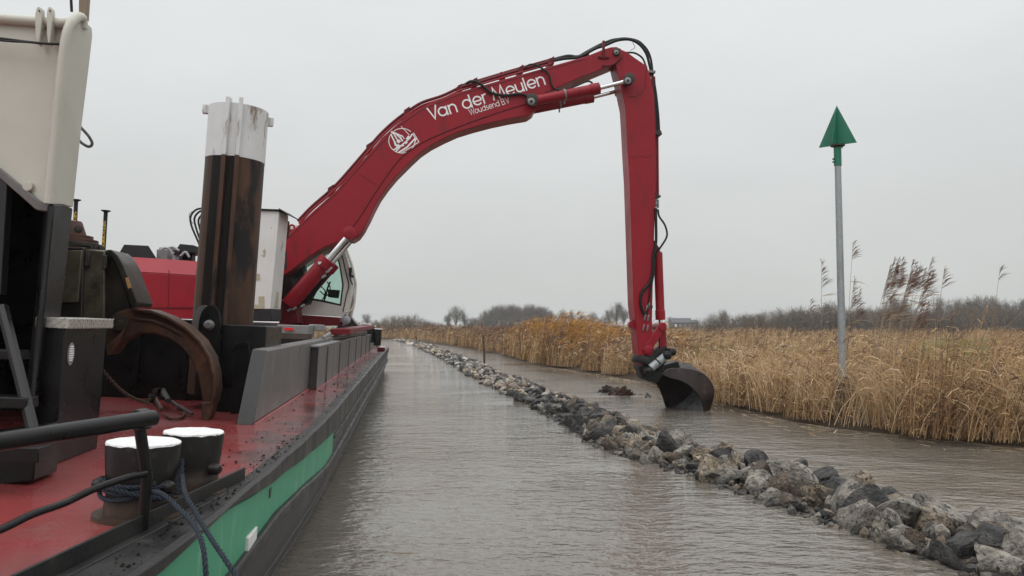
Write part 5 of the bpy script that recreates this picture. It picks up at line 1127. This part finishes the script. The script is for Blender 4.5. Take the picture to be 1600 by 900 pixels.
def reeds(rb, x, y, h, wid, tint, lean, leaves=2, plume=0.0, prb=None, z0=.10, droop=1.0, wleaf=1.0, dirv=None):
    N_ = len(x); P0 = np.stack([x, y, np.full(N_, z0)], 1); a = RNG.uniform(0, 6.283, N_); rnd = np.stack([np.cos(a), np.sin(a), np.zeros(N_)], 1)
    dr = WIND[None]*RNG.uniform(.2, 1.2, N_)[:, None]+rnd*RNG.uniform(0, .9, N_)[:, None]
    if dirv is not None: dr = dirv+rnd*.18
    dr *= lean[:, None]; K_ = 5; t = np.linspace(0, 1, K_); P = np.zeros((N_, K_, 3))
    for k, tt in enumerate(t):
        hor = dr*(h*(.35*tt+.65*tt**2.2))[:, None]; ver = h*tt*np.sqrt(np.clip(1-(lean*tt)**2*.55, .12, 1)); P[:, k] = P0+hor; P[:, k, 2] += ver
    sa = RNG.uniform(0, 6.283, N_); S = np.stack([np.cos(sa), np.sin(sa)*.5, np.zeros(N_)], 1); S = unit(S)
    W = wid[:, None]*np.array([1.0, 1, .9, .75, .4])[None]
    rb.add(P, W, S, tint)
    for l in range(leaves):
        f = RNG.uniform(.10, .95, N_)**.85; i = np.clip((f*(K_-1)).astype(int), 0, K_-2); fr = f*(K_-1)-i; ar = np.arange(N_)
        p = P[ar, i]*(1-fr)[:, None]+P[ar, i+1]*fr[:, None]; a2 = RNG.uniform(0, 6.283, N_)
        d_ = unit(WIND[None]*RNG.uniform(.2, 1.1, N_)[:, None]+np.stack([np.cos(a2), np.sin(a2), np.zeros(N_)], 1)*.75); ln = RNG.uniform(.22, .5, N_)*np.clip(h/1.6, .4, 1.2)
        up = RNG.uniform(-.2, .8, N_); q = np.zeros((N_, 4, 3)); q[:, 0] = p
        q[:, 1] = p+d_*(ln*.35)[:, None]; q[:, 1, 2] += ln*.35*up; q[:, 2] = p+d_*(ln*.7)[:, None]; q[:, 2, 2] += ln*(.45*up-.12*droop); q[:, 3] = p+d_*(ln*.95)[:, None]; q[:, 3, 2] += ln*(.30*up-.38*droop)
        s2 = unit(np.cross(d_, np.array([0, 0, 1.0]))+RNG.normal(0, .5, (N_, 3))); wl = wid[:, None]*np.array([1.2, 2.2, 1.6, .2])[None]*wleaf
        rb.add(q, wl, s2, np.clip(tint+RNG.normal(0.0, .13, N_), 0, 1))
    if plume > 0:
        sel = np.where(RNG.random(N_) < plume)[0]; tipd = unit(P[sel, -1]-P[sel, -2])
        for l in range(6):
            M_ = len(sel); st = P[sel, -1]-tipd*RNG.uniform(0, .20, M_)[:, None]; ln = RNG.uniform(.12, .24, M_)*np.clip(wid[sel]/.007, 1, 2.2)
            d_ = unit(tipd*.8+WIND[None]*RNG.uniform(.3, 1.0, M_)[:, None]+RNG.normal(0, .25, (M_, 3))); q = np.stack([st, st+d_*(ln*.5)[:, None], st+d_*ln[:, None]], 1); q[:, 2, 2] -= ln*.25
            (prb or rb).add(q, np.clip(wid[sel], .006, .03)[:, None]*np.array([.5, 1.3, .2])[None], unit(np.cross(d_, RNG.normal(0, 1, (M_, 3)))), np.clip(RNG.normal(.5, .2, M_), 0, 1))
BX = np.array([p.x for p in BANK]); BY = np.array([p.y for p in BANK])
seg = np.hypot(np.diff(BX), np.diff(BY)); BAL = np.concatenate([[0], np.cumsum(seg)])
BNX = np.array([n.x for n in inner]); BNY = np.array([n.y for n in inner])
i0 = 3; sA = BAL[i0]
def bank_pts(s, dd): 
    x = np.interp(s, BAL, BX); y = np.interp(s, BAL, BY); nx = np.interp(s, BAL, BNX); ny = np.interp(s, BAL, BNY); l = np.hypot(nx, ny); return x+nx/l*dd, y+ny/l*dd
def in_view(x, y, m=.06): return (y > 1) & (np.abs(x/np.maximum(y, .1)) < .6667+m)
BCX, BCY = bc.x, bc.y
rb = Ribbons(); pb_ = Ribbons(); gb = Ribbons(); grb = Ribbons()
GREENS = [(Vector((10.3, 17.6, 0)), 1.45, 4.0), (Vector((7.1, 29, 0)), 1.9, 7.5), (Vector((11.2, 25, 0)), 1.2, 4), (Vector((9.5, 31, 0)), 1.2, 3)]
def green_w(x, y):
    o = np.zeros_like(x)
    for c, rx, ry in GREENS: o = np.maximum(o, np.exp(-(((x-c.x)/rx)**2+((y-c.y)/ry)**2)))
    return o
def cap_h(x, y):
    # reeds grow tallest in the belt along the water and thin out behind it
    h = 1.47+.34*nfield(x, y, .8, 3)+.26*nfield(x, y, 2.6, 4); return np.clip(h, .75, 2.0)
def belt(N_, s0, s1, d0, d1, wid, hmul, leaves, plume, lean0, lean1, tb=.5, pw=1.0, gold=0):
    s = RNG.uniform(s0, s1, N_); dd = d0+(d1-d0)*RNG.random(N_)**pw+(.50*nfield(s, s*0, 1.3, 31)+.32*nfield(s, s*0, 4.0, 32)+.16)*np.where(d1 < 9, 1, .6); x, y = bank_pts(s, dd); k = in_view(x, y, .08); x, y, dd = x[k], y[k], dd[k]
    gw = green_w(x, y); k = (RNG.random(len(x)) > gw*.93) & (((x-BCX)**2+(y-BCY+.55)**2 > .50) | (RNG.random(len(x)) < .22)); x, y, dd = x[k], y[k], dd[k]; n_ = len(x)
    cl_ = nfield(x, y, 1.9, 21); h = cap_h(x, y)*hmul*np.where(RNG.random(n_) < .07, RNG.uniform(1.05, 1.28, n_), RNG.uniform(.50, 1.06, n_))*(1-.50*green_w(x, y)); tint = np.clip(tb+.14*nfield(x, y, .9, 8)+.10*cl_+RNG.normal(0, .23, n_), 0, 1)
    ln = np.abs(RNG.normal(lean0, lean1, n_)); w_ = wid*RNG.uniform(.7, 1.35, n_)*np.clip(np.hypot(x, y)/16, 1, 7)
    reeds(gb if gold else rb, x, y, h, w_, tint, np.clip(ln, 0, 1.2), leaves, plume, pb_ if not gold else gb)
def s_at(px, py):
    p = on_z(px, py); return float(BAL[np.argmin((BX-p.x)**2+(BY-p.y)**2)])
sR = BAL[2]; s12 = s_at(1240, 660); s10 = s_at(1000, 596); s86 = s_at(860, 574); s78 = s_at(780, 555); s70 = s_at(700, 540); s60 = s_at(610, 530)
belt(8000, sR+2.5, s12, -.32, 3.2, .0085, 1.02, 2, .05, .26, .22)
belt(5800, s12, s10, -.32, 4.0, .0080, .92, 2, .06, .28, .22)
belt(3400, sR+2.5, s10, -.15, 1.2, .0085, .85, 1, .0, .85, .25, .58)          # bent and collapsed stalks
belt(5200, sR+2.5, s10, -.40, 1.0, .0085, .45, 3, 0, .5, .3, .42)             # low tangle at the foot
belt(6500, s10, s86, -.1, 4.5, .0070, 1.02, 3, .30, .42, .16, .50)
belt(4200, s_at(955, 588), s78-2, .1, 4.0, .0070, 1.14, 3, .75, .50, .14, .45, gold=1)
belt(7000, s86, s78, -.1, 6.0, .0065, 1.02, 2, .40, .42, .16, .46)
belt(8000, s78, s70, -.1, 8.0, .0060, .94, 2, .35, .36, .16, .40)
belt(8000, s70, s60+60, -.1, 11., .0058, .92, 2, .35, .30, .16, .38)
belt(620, sR+2.5, s10, -.45, .9, .0105, .95, 0, 0, 1.12, .06, .80)          # long fallen stalks crossing at the foot
# bundles of stalks blown over together along the near bank
for i in range(75):
    s0_ = RNG.uniform(sR+2.8, s10); dd_ = abs(RNG.normal(.25, .5)); cx_, cy_ = bank_pts(np.array([s0_]), np.array([dd_])); m_ = int(RNG.integers(18, 60)); an_ = RNG.uniform(0, 6.283)
    x = cx_[0]+RNG.normal(0, .22, m_); y = cy_[0]+RNG.normal(0, .22, m_); dv = np.array([[math.cos(an_), math.sin(an_)*.6, 0]])*np.ones((m_, 1))
    reeds(rb, x, y, RNG.uniform(.9, 1.75, m_), .0088*RNG.uniform(.8, 1.3, m_)*max(1, cy_[0]/16), np.clip(RNG.normal(.68, .16, m_), 0, 1), np.clip(RNG.normal(.72, .22, m_), .2, 1.15), 1, 0, None, dirv=dv)
# the marsh behind the belt
def marsh(N_, y0, y1, wid, hm, leaves, plume, tb):
    y = y0+(y1-y0)*RNG.random(N_)**1.35; x = y*RNG.uniform(-.05, .74, N_)
    bx = np.interp(y, BY[2:19], BX[2:19]); k = x > bx+1.2; x, y = x[k], y[k]; gw = green_w(x, y)
    pc = on_z(1490, 535, .2); k = (RNG.random(len(x)) > gw*.92) & ~((np.abs((x-pc.x)/5.6)**2+np.abs((y-pc.y)/9)**2 < 1) | ((y > pc.y-62) & (y < pc.y) & (np.abs(x/y-pc.x/pc.y) < .05) & (RNG.random(len(x)) < .93)))
    x, y = x[k], y[k]; n_ = len(x)
    h = (1-.35*green_w(x, y))*(1.18+.25*nfield(x, y, .45, 13)+.12*nfield(x, y, 1.7, 14))*hm*RNG.uniform(.6, 1.12, n_); tint = np.clip(tb+.16*nfield(x, y, .35, 18)+RNG.normal(0, .15, n_), 0, 1)
    reeds(rb, x, y, h, wid*RNG.uniform(.7, 1.3, n_)*np.clip(y/18, 1, 7), tint, np.abs(RNG.normal(.3, .16, n_)), leaves, plume, pb_, z0=.17)
marsh(8000, 14, 34, .0085, 1.0, 3, .06, .52)
marsh(9000, 30, 85, .0075, 1.0, 2, .08, .50)
marsh(6000, 80, 150, .0075, 1.15, 1, .05, .46)
# marsh grass in the open patches and low cover everywhere
for c, rx, ry in GREENS:
    n_ = 4200; x = c.x+RNG.normal(0, .8, n_)*rx; y = c.y+RNG.normal(0, .8, n_)*ry; bx = np.interp(y, BY[2:19], BX[2:19]); k = x > bx+.9; x, y = x[k], y[k]; n_ = len(x)
    reeds(grb, x, y, RNG.uniform(.35, .95, n_), .008*RNG.uniform(.8, 1.6, n_)*np.clip(y/16, 1, 3), np.clip(RNG.normal(.45, .25, n_), 0, 1), np.abs(RNG.normal(.4, .25, n_)), 2, 0, z0=.17)
n_ = 9000; y = 13+75*RNG.random(n_)**1.6; x = y*RNG.uniform(0, .74, n_); bx = np.interp(y, BY[2:19], BX[2:19]); k = x > bx+.8; x, y = x[k], y[k]; n_ = len(x)
reeds(grb, x, y, RNG.uniform(.25, .6, n_), .010*RNG.uniform(.8, 1.6, n_)*np.clip(y/16, 1, 4), np.clip(RNG.normal(.85, .15, n_), 0, 1), np.abs(RNG.normal(.5, .3, n_)), 2, 0, z0=.17)
tag(rb.build('reed_bed', reedm), 'dry straw-coloured reeds covering the bank and marsh', 'reeds', kind='stuff')
tag(pb_.build('reed_plumes', plumem), 'brown seed plumes topping the dry reed bed', 'reeds', kind='stuff')
tag(gb.build('golden_reeds', goldm), 'golden orange wind-bent reeds left of the excavator stick', 'reeds', kind='stuff')
tag(grb.build('marsh_grass', grassm), 'low green and straw marsh grass between the reeds', 'grass', kind='stuff')
# fallen straw floating along the bank
fb_ = Ribbons(); n_ = 700; s = RNG.uniform(sR+2, s86, n_); x, y = bank_pts(s, -np.abs(RNG.normal(0, .45, n_))); a = np.where(RNG.random(n_) < .7, np.arctan2(np.interp(s+.5, BAL, BY)-np.interp(s, BAL, BY), np.interp(s+.5, BAL, BX)-np.interp(s, BAL, BX))+RNG.normal(0, .25, n_), RNG.uniform(0, 6.3, n_))
ln = RNG.uniform(.1, .6, n_); P = np.stack([np.stack([x+np.cos(a)*ln*t, y+np.sin(a)*ln*t, np.full(n_, .008)], 1) for t in (-.5, 0, .5)], 1)
fb_.add(P, np.full((n_, 3), .012)*RNG.uniform(.6, 1.8, (n_, 1)), np.stack([-np.sin(a), np.cos(a), np.zeros(n_)], 1), np.clip(RNG.normal(.8, .15, n_), 0, 1))
tag(fb_.build('floating_straw', reedm), 'broken straw stalks floating along the foot of the reeds', 'straw', kind='stuff')
# tall single reeds that stand above the bed
def tall_reed(px_b, py_b, px_t, py_t, Y, plume, label, bend=.35):
    p0 = at(px_b, py_b, Y); p0.z = .15; p1 = at(px_t, py_t, Y); tr_ = thing('tall_reed', p0, label, 'reed', 'tall reeds standing above the marsh')
    b = MB(); mid_ = p0.lerp(p1, .55)-Vector((bend*(p1.x-p0.x), 0, 0)); P = [(p0*(1-t)**2+mid_*2*t*(1-t)+p1*t*t) for t in np.linspace(0, 1, 9)]; b.tube(P, [.0065-.004*i/8 for i in range(9)], 5); b.build('stalk', wood, tr_)
    rbz = Ribbons(); rs = RNG; d1 = np.array((P[-1]-P[-3]).normalized()); m_ = int(44*plume)
    t = rs.random(m_)**.8; L_ = .50*min(1.25, plume+.25); st = np.array(P[-1])[None]-d1[None]*(t*L_)[:, None]; ln = (.10+.20*t)*rs.uniform(.7, 1.25, m_)
    d_ = unit(d1[None]*.75+np.array([1., -.2, 0])[None]*(.25+.85*t)[:, None]*rs.uniform(.4, 1.2, m_)[:, None]+rs.normal(0, .16, (m_, 3))); q = np.stack([st, st+d_*(ln*.5)[:, None], st+d_*ln[:, None]], 1); q[:, 2, 2] -= ln*.2
    rbz.add(q, np.full((m_, 1), .0105)*np.array([[.4, 1.2, .15]]), unit(np.cross(d_, rs.normal(0, 1, (m_, 3)))), np.clip(rs.normal(.45, .2, m_), 0, 1)); o = rbz.build('plume', plumem)
    o.parent = tr_; o.location = -p0; o['kind'] = 'stuff'
    rbz = Ribbons(); m_ = 5; k = rs.integers(3, 7, m_); st = np.array([P[i][:] for i in k]); d_ = unit(np.array([1., -.1, .25])[None]+rs.normal(0, .22, (m_, 3))); ln = rs.uniform(.25, .45, m_); q = np.stack([st, st+d_*(ln*.4)[:, None], st+d_*(ln*.8)[:, None], st+d_*ln[:, None]], 1); q[:, 2, 2] -= ln*.06; q[:, 3, 2] -= ln*.22
    rbz.add(q, np.full((m_, 1), .012)*np.array([[.8, 1.2, .9, .1]]), unit(np.cross(d_, np.array([0, .6, 1.]))), np.clip(rs.normal(.6, .2, m_), 0, 1)); o = rbz.build('blades', reedm); o.parent = tr_; o.location = -p0; o['kind'] = 'stuff'
SINGLES = [(1283, 560, 1284, 408, 16.0, .9, 'slender tall reed left of the beacon pole'), (1322, 580, 1333, 378, 15.8, .55, 'tallest reed, just right of the beacon pole'), (1318, 590, 1335, 436, 15.6, 1.1, 'shorter bushy-plumed reed right of the beacon pole'),
           (1325, 585, 1343, 455, 15.4, .9, 'drooping reed plume beside the bushy one right of the beacon pole'), (1365, 580, 1391, 414, 15.2, .7, 'thin leaning reed at the left of the tall plume cluster'),
           (1545, 590, 1563, 416, 14.6, .35, 'lone thin reed near the right edge of the marsh'), (1455, 570, 1476, 418, 15.0, .6, 'slim reed at the right of the tall plume cluster'), (1262, 560, 1267, 468, 17.5, .4, 'small reed tip left of the beacon above the hedge line')]
for a_ in SINGLES: tall_reed(*a_)
rs_ = random.Random(5)
for i in range(21):
    xt = 1388+(i*5.2 if i < 15 else rs_.uniform(0, 70))+rs_.uniform(-5, 5); yt = (408+rs_.uniform(-4, 22)) if i < 15 else 440+rs_.uniform(-6, 34); tall_reed(xt-44+rs_.uniform(-9, 9), 590, xt, yt, 15.1+rs_.uniform(-.6, .9), rs_.uniform(.7, 1.2), 'brown-plumed reed in the tall wind-bent cluster right of the beacon', .3)

# ================================================================== DISTANT TREES
def tree_parts(seed, h, spread, m_t, m_c, kind='tree', nt=2300):
    rs = random.Random(seed); r3 = np.random.default_rng(seed); tb = MB(); tree_ = kind == 'tree'
    zc, rx, rz = (.57*h, .36*h*spread, .44*h) if tree_ else (.45*h, .62*h, .52*h)
    pts = [Vector((0, 0, -.3)), Vector((rs.gauss(0, .01)*h, 0, .2*h)), Vector((rs.gauss(0, .03)*h, 0, .5*h)), Vector((rs.gauss(0, .04)*h, 0, .85*h))]
    if tree_: tb.tube(pts, [h*.020, h*.015, h*.009, h*.002], 6, False)
    lobes = [(np.array([rs.gauss(0, .5)*rx, rs.gauss(0, .5)*rx, zc+rs.gauss(0, .35)*rz]), rs.uniform(.35, .65)) for _ in range(7)]
    limbs = []
    for i in range(26 if tree_ else 34):
        a_ = rs.uniform(0, 6.283); ph = rs.uniform(-.1, 1.0); e_ = Vector((math.cos(a_)*rx*math.cos(ph*1.3)*rs.uniform(.7, 1), math.sin(a_)*rx*math.cos(ph*1.3)*rs.uniform(.7, 1), zc+rz*math.sin(ph*1.4)*rs.uniform(.7, 1)))
        b0 = Vector((0, 0, h*rs.uniform(.16, .5))) if tree_ else Vector((rs.gauss(0, .25)*rx, rs.gauss(0, .25)*rx, -.1)); m_ = b0.lerp(e_, .5)+Vector((0, 0, h*.03))
        tb.tube([b0, m_, e_], [h*.0065, h*.004, h*.0012], 3, False); limbs.append((np.array(b0), np.array(e_)))
    L0 = np.array([l[0] for l in limbs]); L1 = np.array([l[1] for l in limbs]); idx = r3.integers(0, len(limbs), nt); f = r3.random(nt)**.6
    st = L0[idx]*(1-f)[:, None]+L1[idx]*f[:, None]+r3.normal(0, .045*h, (nt, 3))
    st[:, 2] = np.maximum(st[:, 2], .04*h); d_ = unit(unit(L1[idx]-L0[idx])*.8+r3.normal(0, .55, (nt, 3))+np.array([0, 0, .35])[None]); ln = h*r3.uniform(.05, .13, nt)
    q = np.stack([st, st+d_*(ln*.5)[:, None], st+d_*ln[:, None]+r3.normal(0, 1, (nt, 3))*ln[:, None]*.12], 1); rbx = Ribbons()
    rbx.add(q, np.full((nt, 1), h*.0036)*np.array([[1.1, .9, .3]]), unit(np.cross(d_, r3.normal(0, 1, (nt, 3)))), np.zeros(nt))
    mt = bpy.data.meshes.new('trunk'); mt.from_pydata(tb.v, [], tb.f); mt.materials.append(m_t); mt.shade_smooth()
    oc = rbx.build('crown', m_c); mc = oc.data; bpy.data.objects.remove(oc); return mt, mc
TREES = [tree_parts(40+i, 10, (1.0, .8, 1.15, .9, .7)[i % 5], bark, twigm) for i in range(6)]
SHRUB = [tree_parts(60+i, 5, 1.0, bark, twigb, 'shrub', nt=2400) for i in range(4)]
SHRUBG = [tree_parts(70+i, 5, 1.0, bark, twigm, 'shrub', nt=2400) for i in range(3)]
tcount = [0]
def plant(kind, px, py_t, Y, label, group, squash=1.0, py_b=None):
    lib, hh, nm = {'tree': (TREES, 10, 'bare_tree'), 'shrub': (SHRUB, 5, 'brown_shrub'), 'hedge': (SHRUBG, 5, 'bare_shrub')}[kind]
    mt, mc = lib[tcount[0] % len(lib)]; tcount[0] += 1; g = at(px, 512, Y); H_ = at(px, py_t, Y).z-.2; g.z = .2; sc_ = H_/(hh*(1.04 if kind == 'tree' else 1.0))
    o = thing(nm, g, label, 'tree' if kind == 'tree' else 'shrub', group); o.rotation_euler = (0, 0, rs_.uniform(0, 6.28)); o.scale = (sc_*squash, sc_*squash, sc_)
    for n_, me_ in (('trunk' if kind == 'tree' else 'stems', mt), ('crown' if kind == 'tree' else 'twigs', mc)):
        c_ = bpy.data.objects.new(n_, me_); COL.objects.link(c_); c_.parent = o; c_['kind'] = 'stuff' if n_ in ('stems', 'twigs', 'crown') else 'thing'
rs_ = random.Random(77)
for i, x in enumerate(np.linspace(757, 858, 26)):
    top = 473.5+9*abs((x-808)/52)**1.6+rs_.uniform(-3, 6); plant('tree', x+rs_.uniform(-2, 2), top, 290+rs_.uniform(-25, 30), 'bare tree in the dense grey wood across the pasture', 'trees of the distant wood', rs_.uniform(.8, 1.15))
plant('tree', 713, 476, 215, 'broad bare tree standing alone left of the distant wood', None, 1.0)
plant('tree', 726, 486, 225, 'lower bare tree hard by the broad one left of the wood', None, .9)
plant('tree', 700, 487, 225, 'smaller bare tree just left of the broad lone one', None, .9)
plant('tree', 573, 489, 240, 'round bare tree above the far end of the vessel', None, 1.0)
plant('tree', 878, 482, 300, 'bare tree just right of the distant wood', None, .95); plant('tree', 893, 484, 305, 'bare tree behind the golden reeds, second right of the wood', None, .9)
plant('tree', 926, 486, 300, 'small bare tree between the golden reeds and the stick', None, .9)
plant('tree', 963, 470, 270, 'wide bare tree immediately left of the excavator stick', None, 1.1); plant('tree', 975, 478, 280, 'bare tree half hidden by the excavator stick', None, 1.0); plant('tree', 952, 482, 280, 'slighter bare tree left of the wide one by the stick', None, .9)
plant('tree', 1046, 494, 420, 'faint bare tree over the left end of the dark roofed building', None, 1.2)
for i, x in enumerate((735, 742, 748, 755, 762, 771, 780, 789, 798, 807, 816, 825, 834, 842, 850, 858, 866, 886, 905, 914, 934, 946)):
    plant('hedge', x, 494+rs_.uniform(-4, 3), 262, 'low bare bush filling the gaps along the far tree line', 'bushes of the far tree line', 1.5)
for i, x in enumerate((592, 603, 613, 622, 630, 640, 649, 658, 667, 676, 686, 696)):
    plant('shrub', x+rs_.uniform(-3, 3), (497, 494, 491, 489, 493, 489, 494, 497, 499, 501, 502, 503)[i], 150+rs_.uniform(-8, 12), 'russet brown shrub in the thicket behind the far reeds', 'shrubs of the russet thicket', 1.35)
for i, x in enumerate((553, 562, 584, 594, 735, 745)):
    plant('hedge', x, 500+rs_.uniform(-2, 3), 190, 'grey bare bush on the bank behind the vessel end and thicket', 'grey bank bushes', 1.4)
for i, x in enumerate(np.linspace(1100, 1700, 62)):
    top = np.interp(x, [1100, 1130, 1180, 1240, 1290, 1330, 1400, 1480, 1540, 1700], [497, 489, 486, 481, 477, 479, 478, 481, 478, 480])+rs_.uniform(-4, 4)
    plant('hedge' if i % 3 else 'shrub', x+rs_.uniform(-4, 4), top, 118+rs_.uniform(-10, 22), ('bare bush in the dark hedge between the far building and the beacon pole' if x < 1310 else 'bare bush in the dark hedge behind the tall reed plumes' if x < 1490 else 'bare bush in the dark hedge at the right edge of the marsh'), 'bushes of the long hedge', 1.45)
for i, (x, t) in enumerate(((1128, 482), (1296, 468), (1290, 474), (1402, 468), (1412, 462), (1390, 470), (1463, 460), (1490, 466), (1505, 463), (1519, 461), (1535, 459), (1548, 462), (1566, 466), (1580, 468), (1596, 464), (1622, 466), (1650, 463))):
    plant('tree', x, t, 150+rs_.uniform(-10, 30), ('narrow tree poking from the hedge right of the dark building' if i == 0 else 'bare tree rising from the hedge behind the beacon pole' if i in (1, 2) else 'bare tree rising behind the tall reed plumes' if i < 6 else 'pale open-crowned bare tree right of the reed plumes' if i == 6 else 'bare tree in the row at the right end of the hedge'),
          None if i in (0, 6) else 'hedge trees', 1.0 if i != 6 else .8)
# distant building
YH = 330; hx0, hx1 = at(1051, 508, YH), at(1091, 508, YH); hb_ = thing('farm_building', Vector(((hx0.x+hx1.x)/2, YH, .2)), 'long low building with a dark roof far behind the reeds', 'building')
wz = 2.6; b = MB(); b.box((hx0.x, YH, .2), (hx1.x-hx0.x, 0, 0), (0, 8, 0), (0, 0, wz)); wl_ = b.build('wall', wallm, hb_)
b = MB(); x0, x1 = hx0.x-.4, hx1.x-2.4; b.prism([(x0, YH-.5, .2+wz), (x0, YH+4, .2+wz+2.0), (x0, YH+8.5, .2+wz)], (x1-x0, 0, 0)); b.build('roof', roofm, hb_)
b = MB(); b.prism([(x1+.01, YH-.5, .2+wz), (x1+.01, YH+4, .2+wz+1.2), (x1+.01, YH+8.5, .2+wz)], (hx1.x+.4-x1, 0, 0)); b.build('roof', roofm, hb_)
for i in range(5):
    x = hx0.x+.9+i*2.0; b = MB(); b.box((x, YH-.06, 1.0), (.9, 0, 0), (0, .05, 0), (0, 0, 1.2)); wi = b.build('window', white if i == 0 else steel, hb_)

# ================================================================== THIN DAMP HAZE
hzm = bpy.data.materials.new('thin_haze'); hzm.use_nodes = True; N, L = nodes_of(hzm); N.remove(N['Principled BSDF'])
pv = N.new('ShaderNodeVolumePrincipled'); pv.inputs['Color'].default_value = (0.93, 0.94, 0.95, 1); pv.inputs['Density'].default_value = 0.0005
L.new(pv.outputs[0], N['Material Output'].inputs['Volume'])
b = MB(); b.box((-4100, -520, -1.6), (8200, 0, 0), (0, 7600, 0), (0, 0, 17.6)); hz_o = b.build('haze', hzm, smooth=0); tag(hz_o, 'thin grey damp haze over the whole scene', 'haze', kind='stuff')
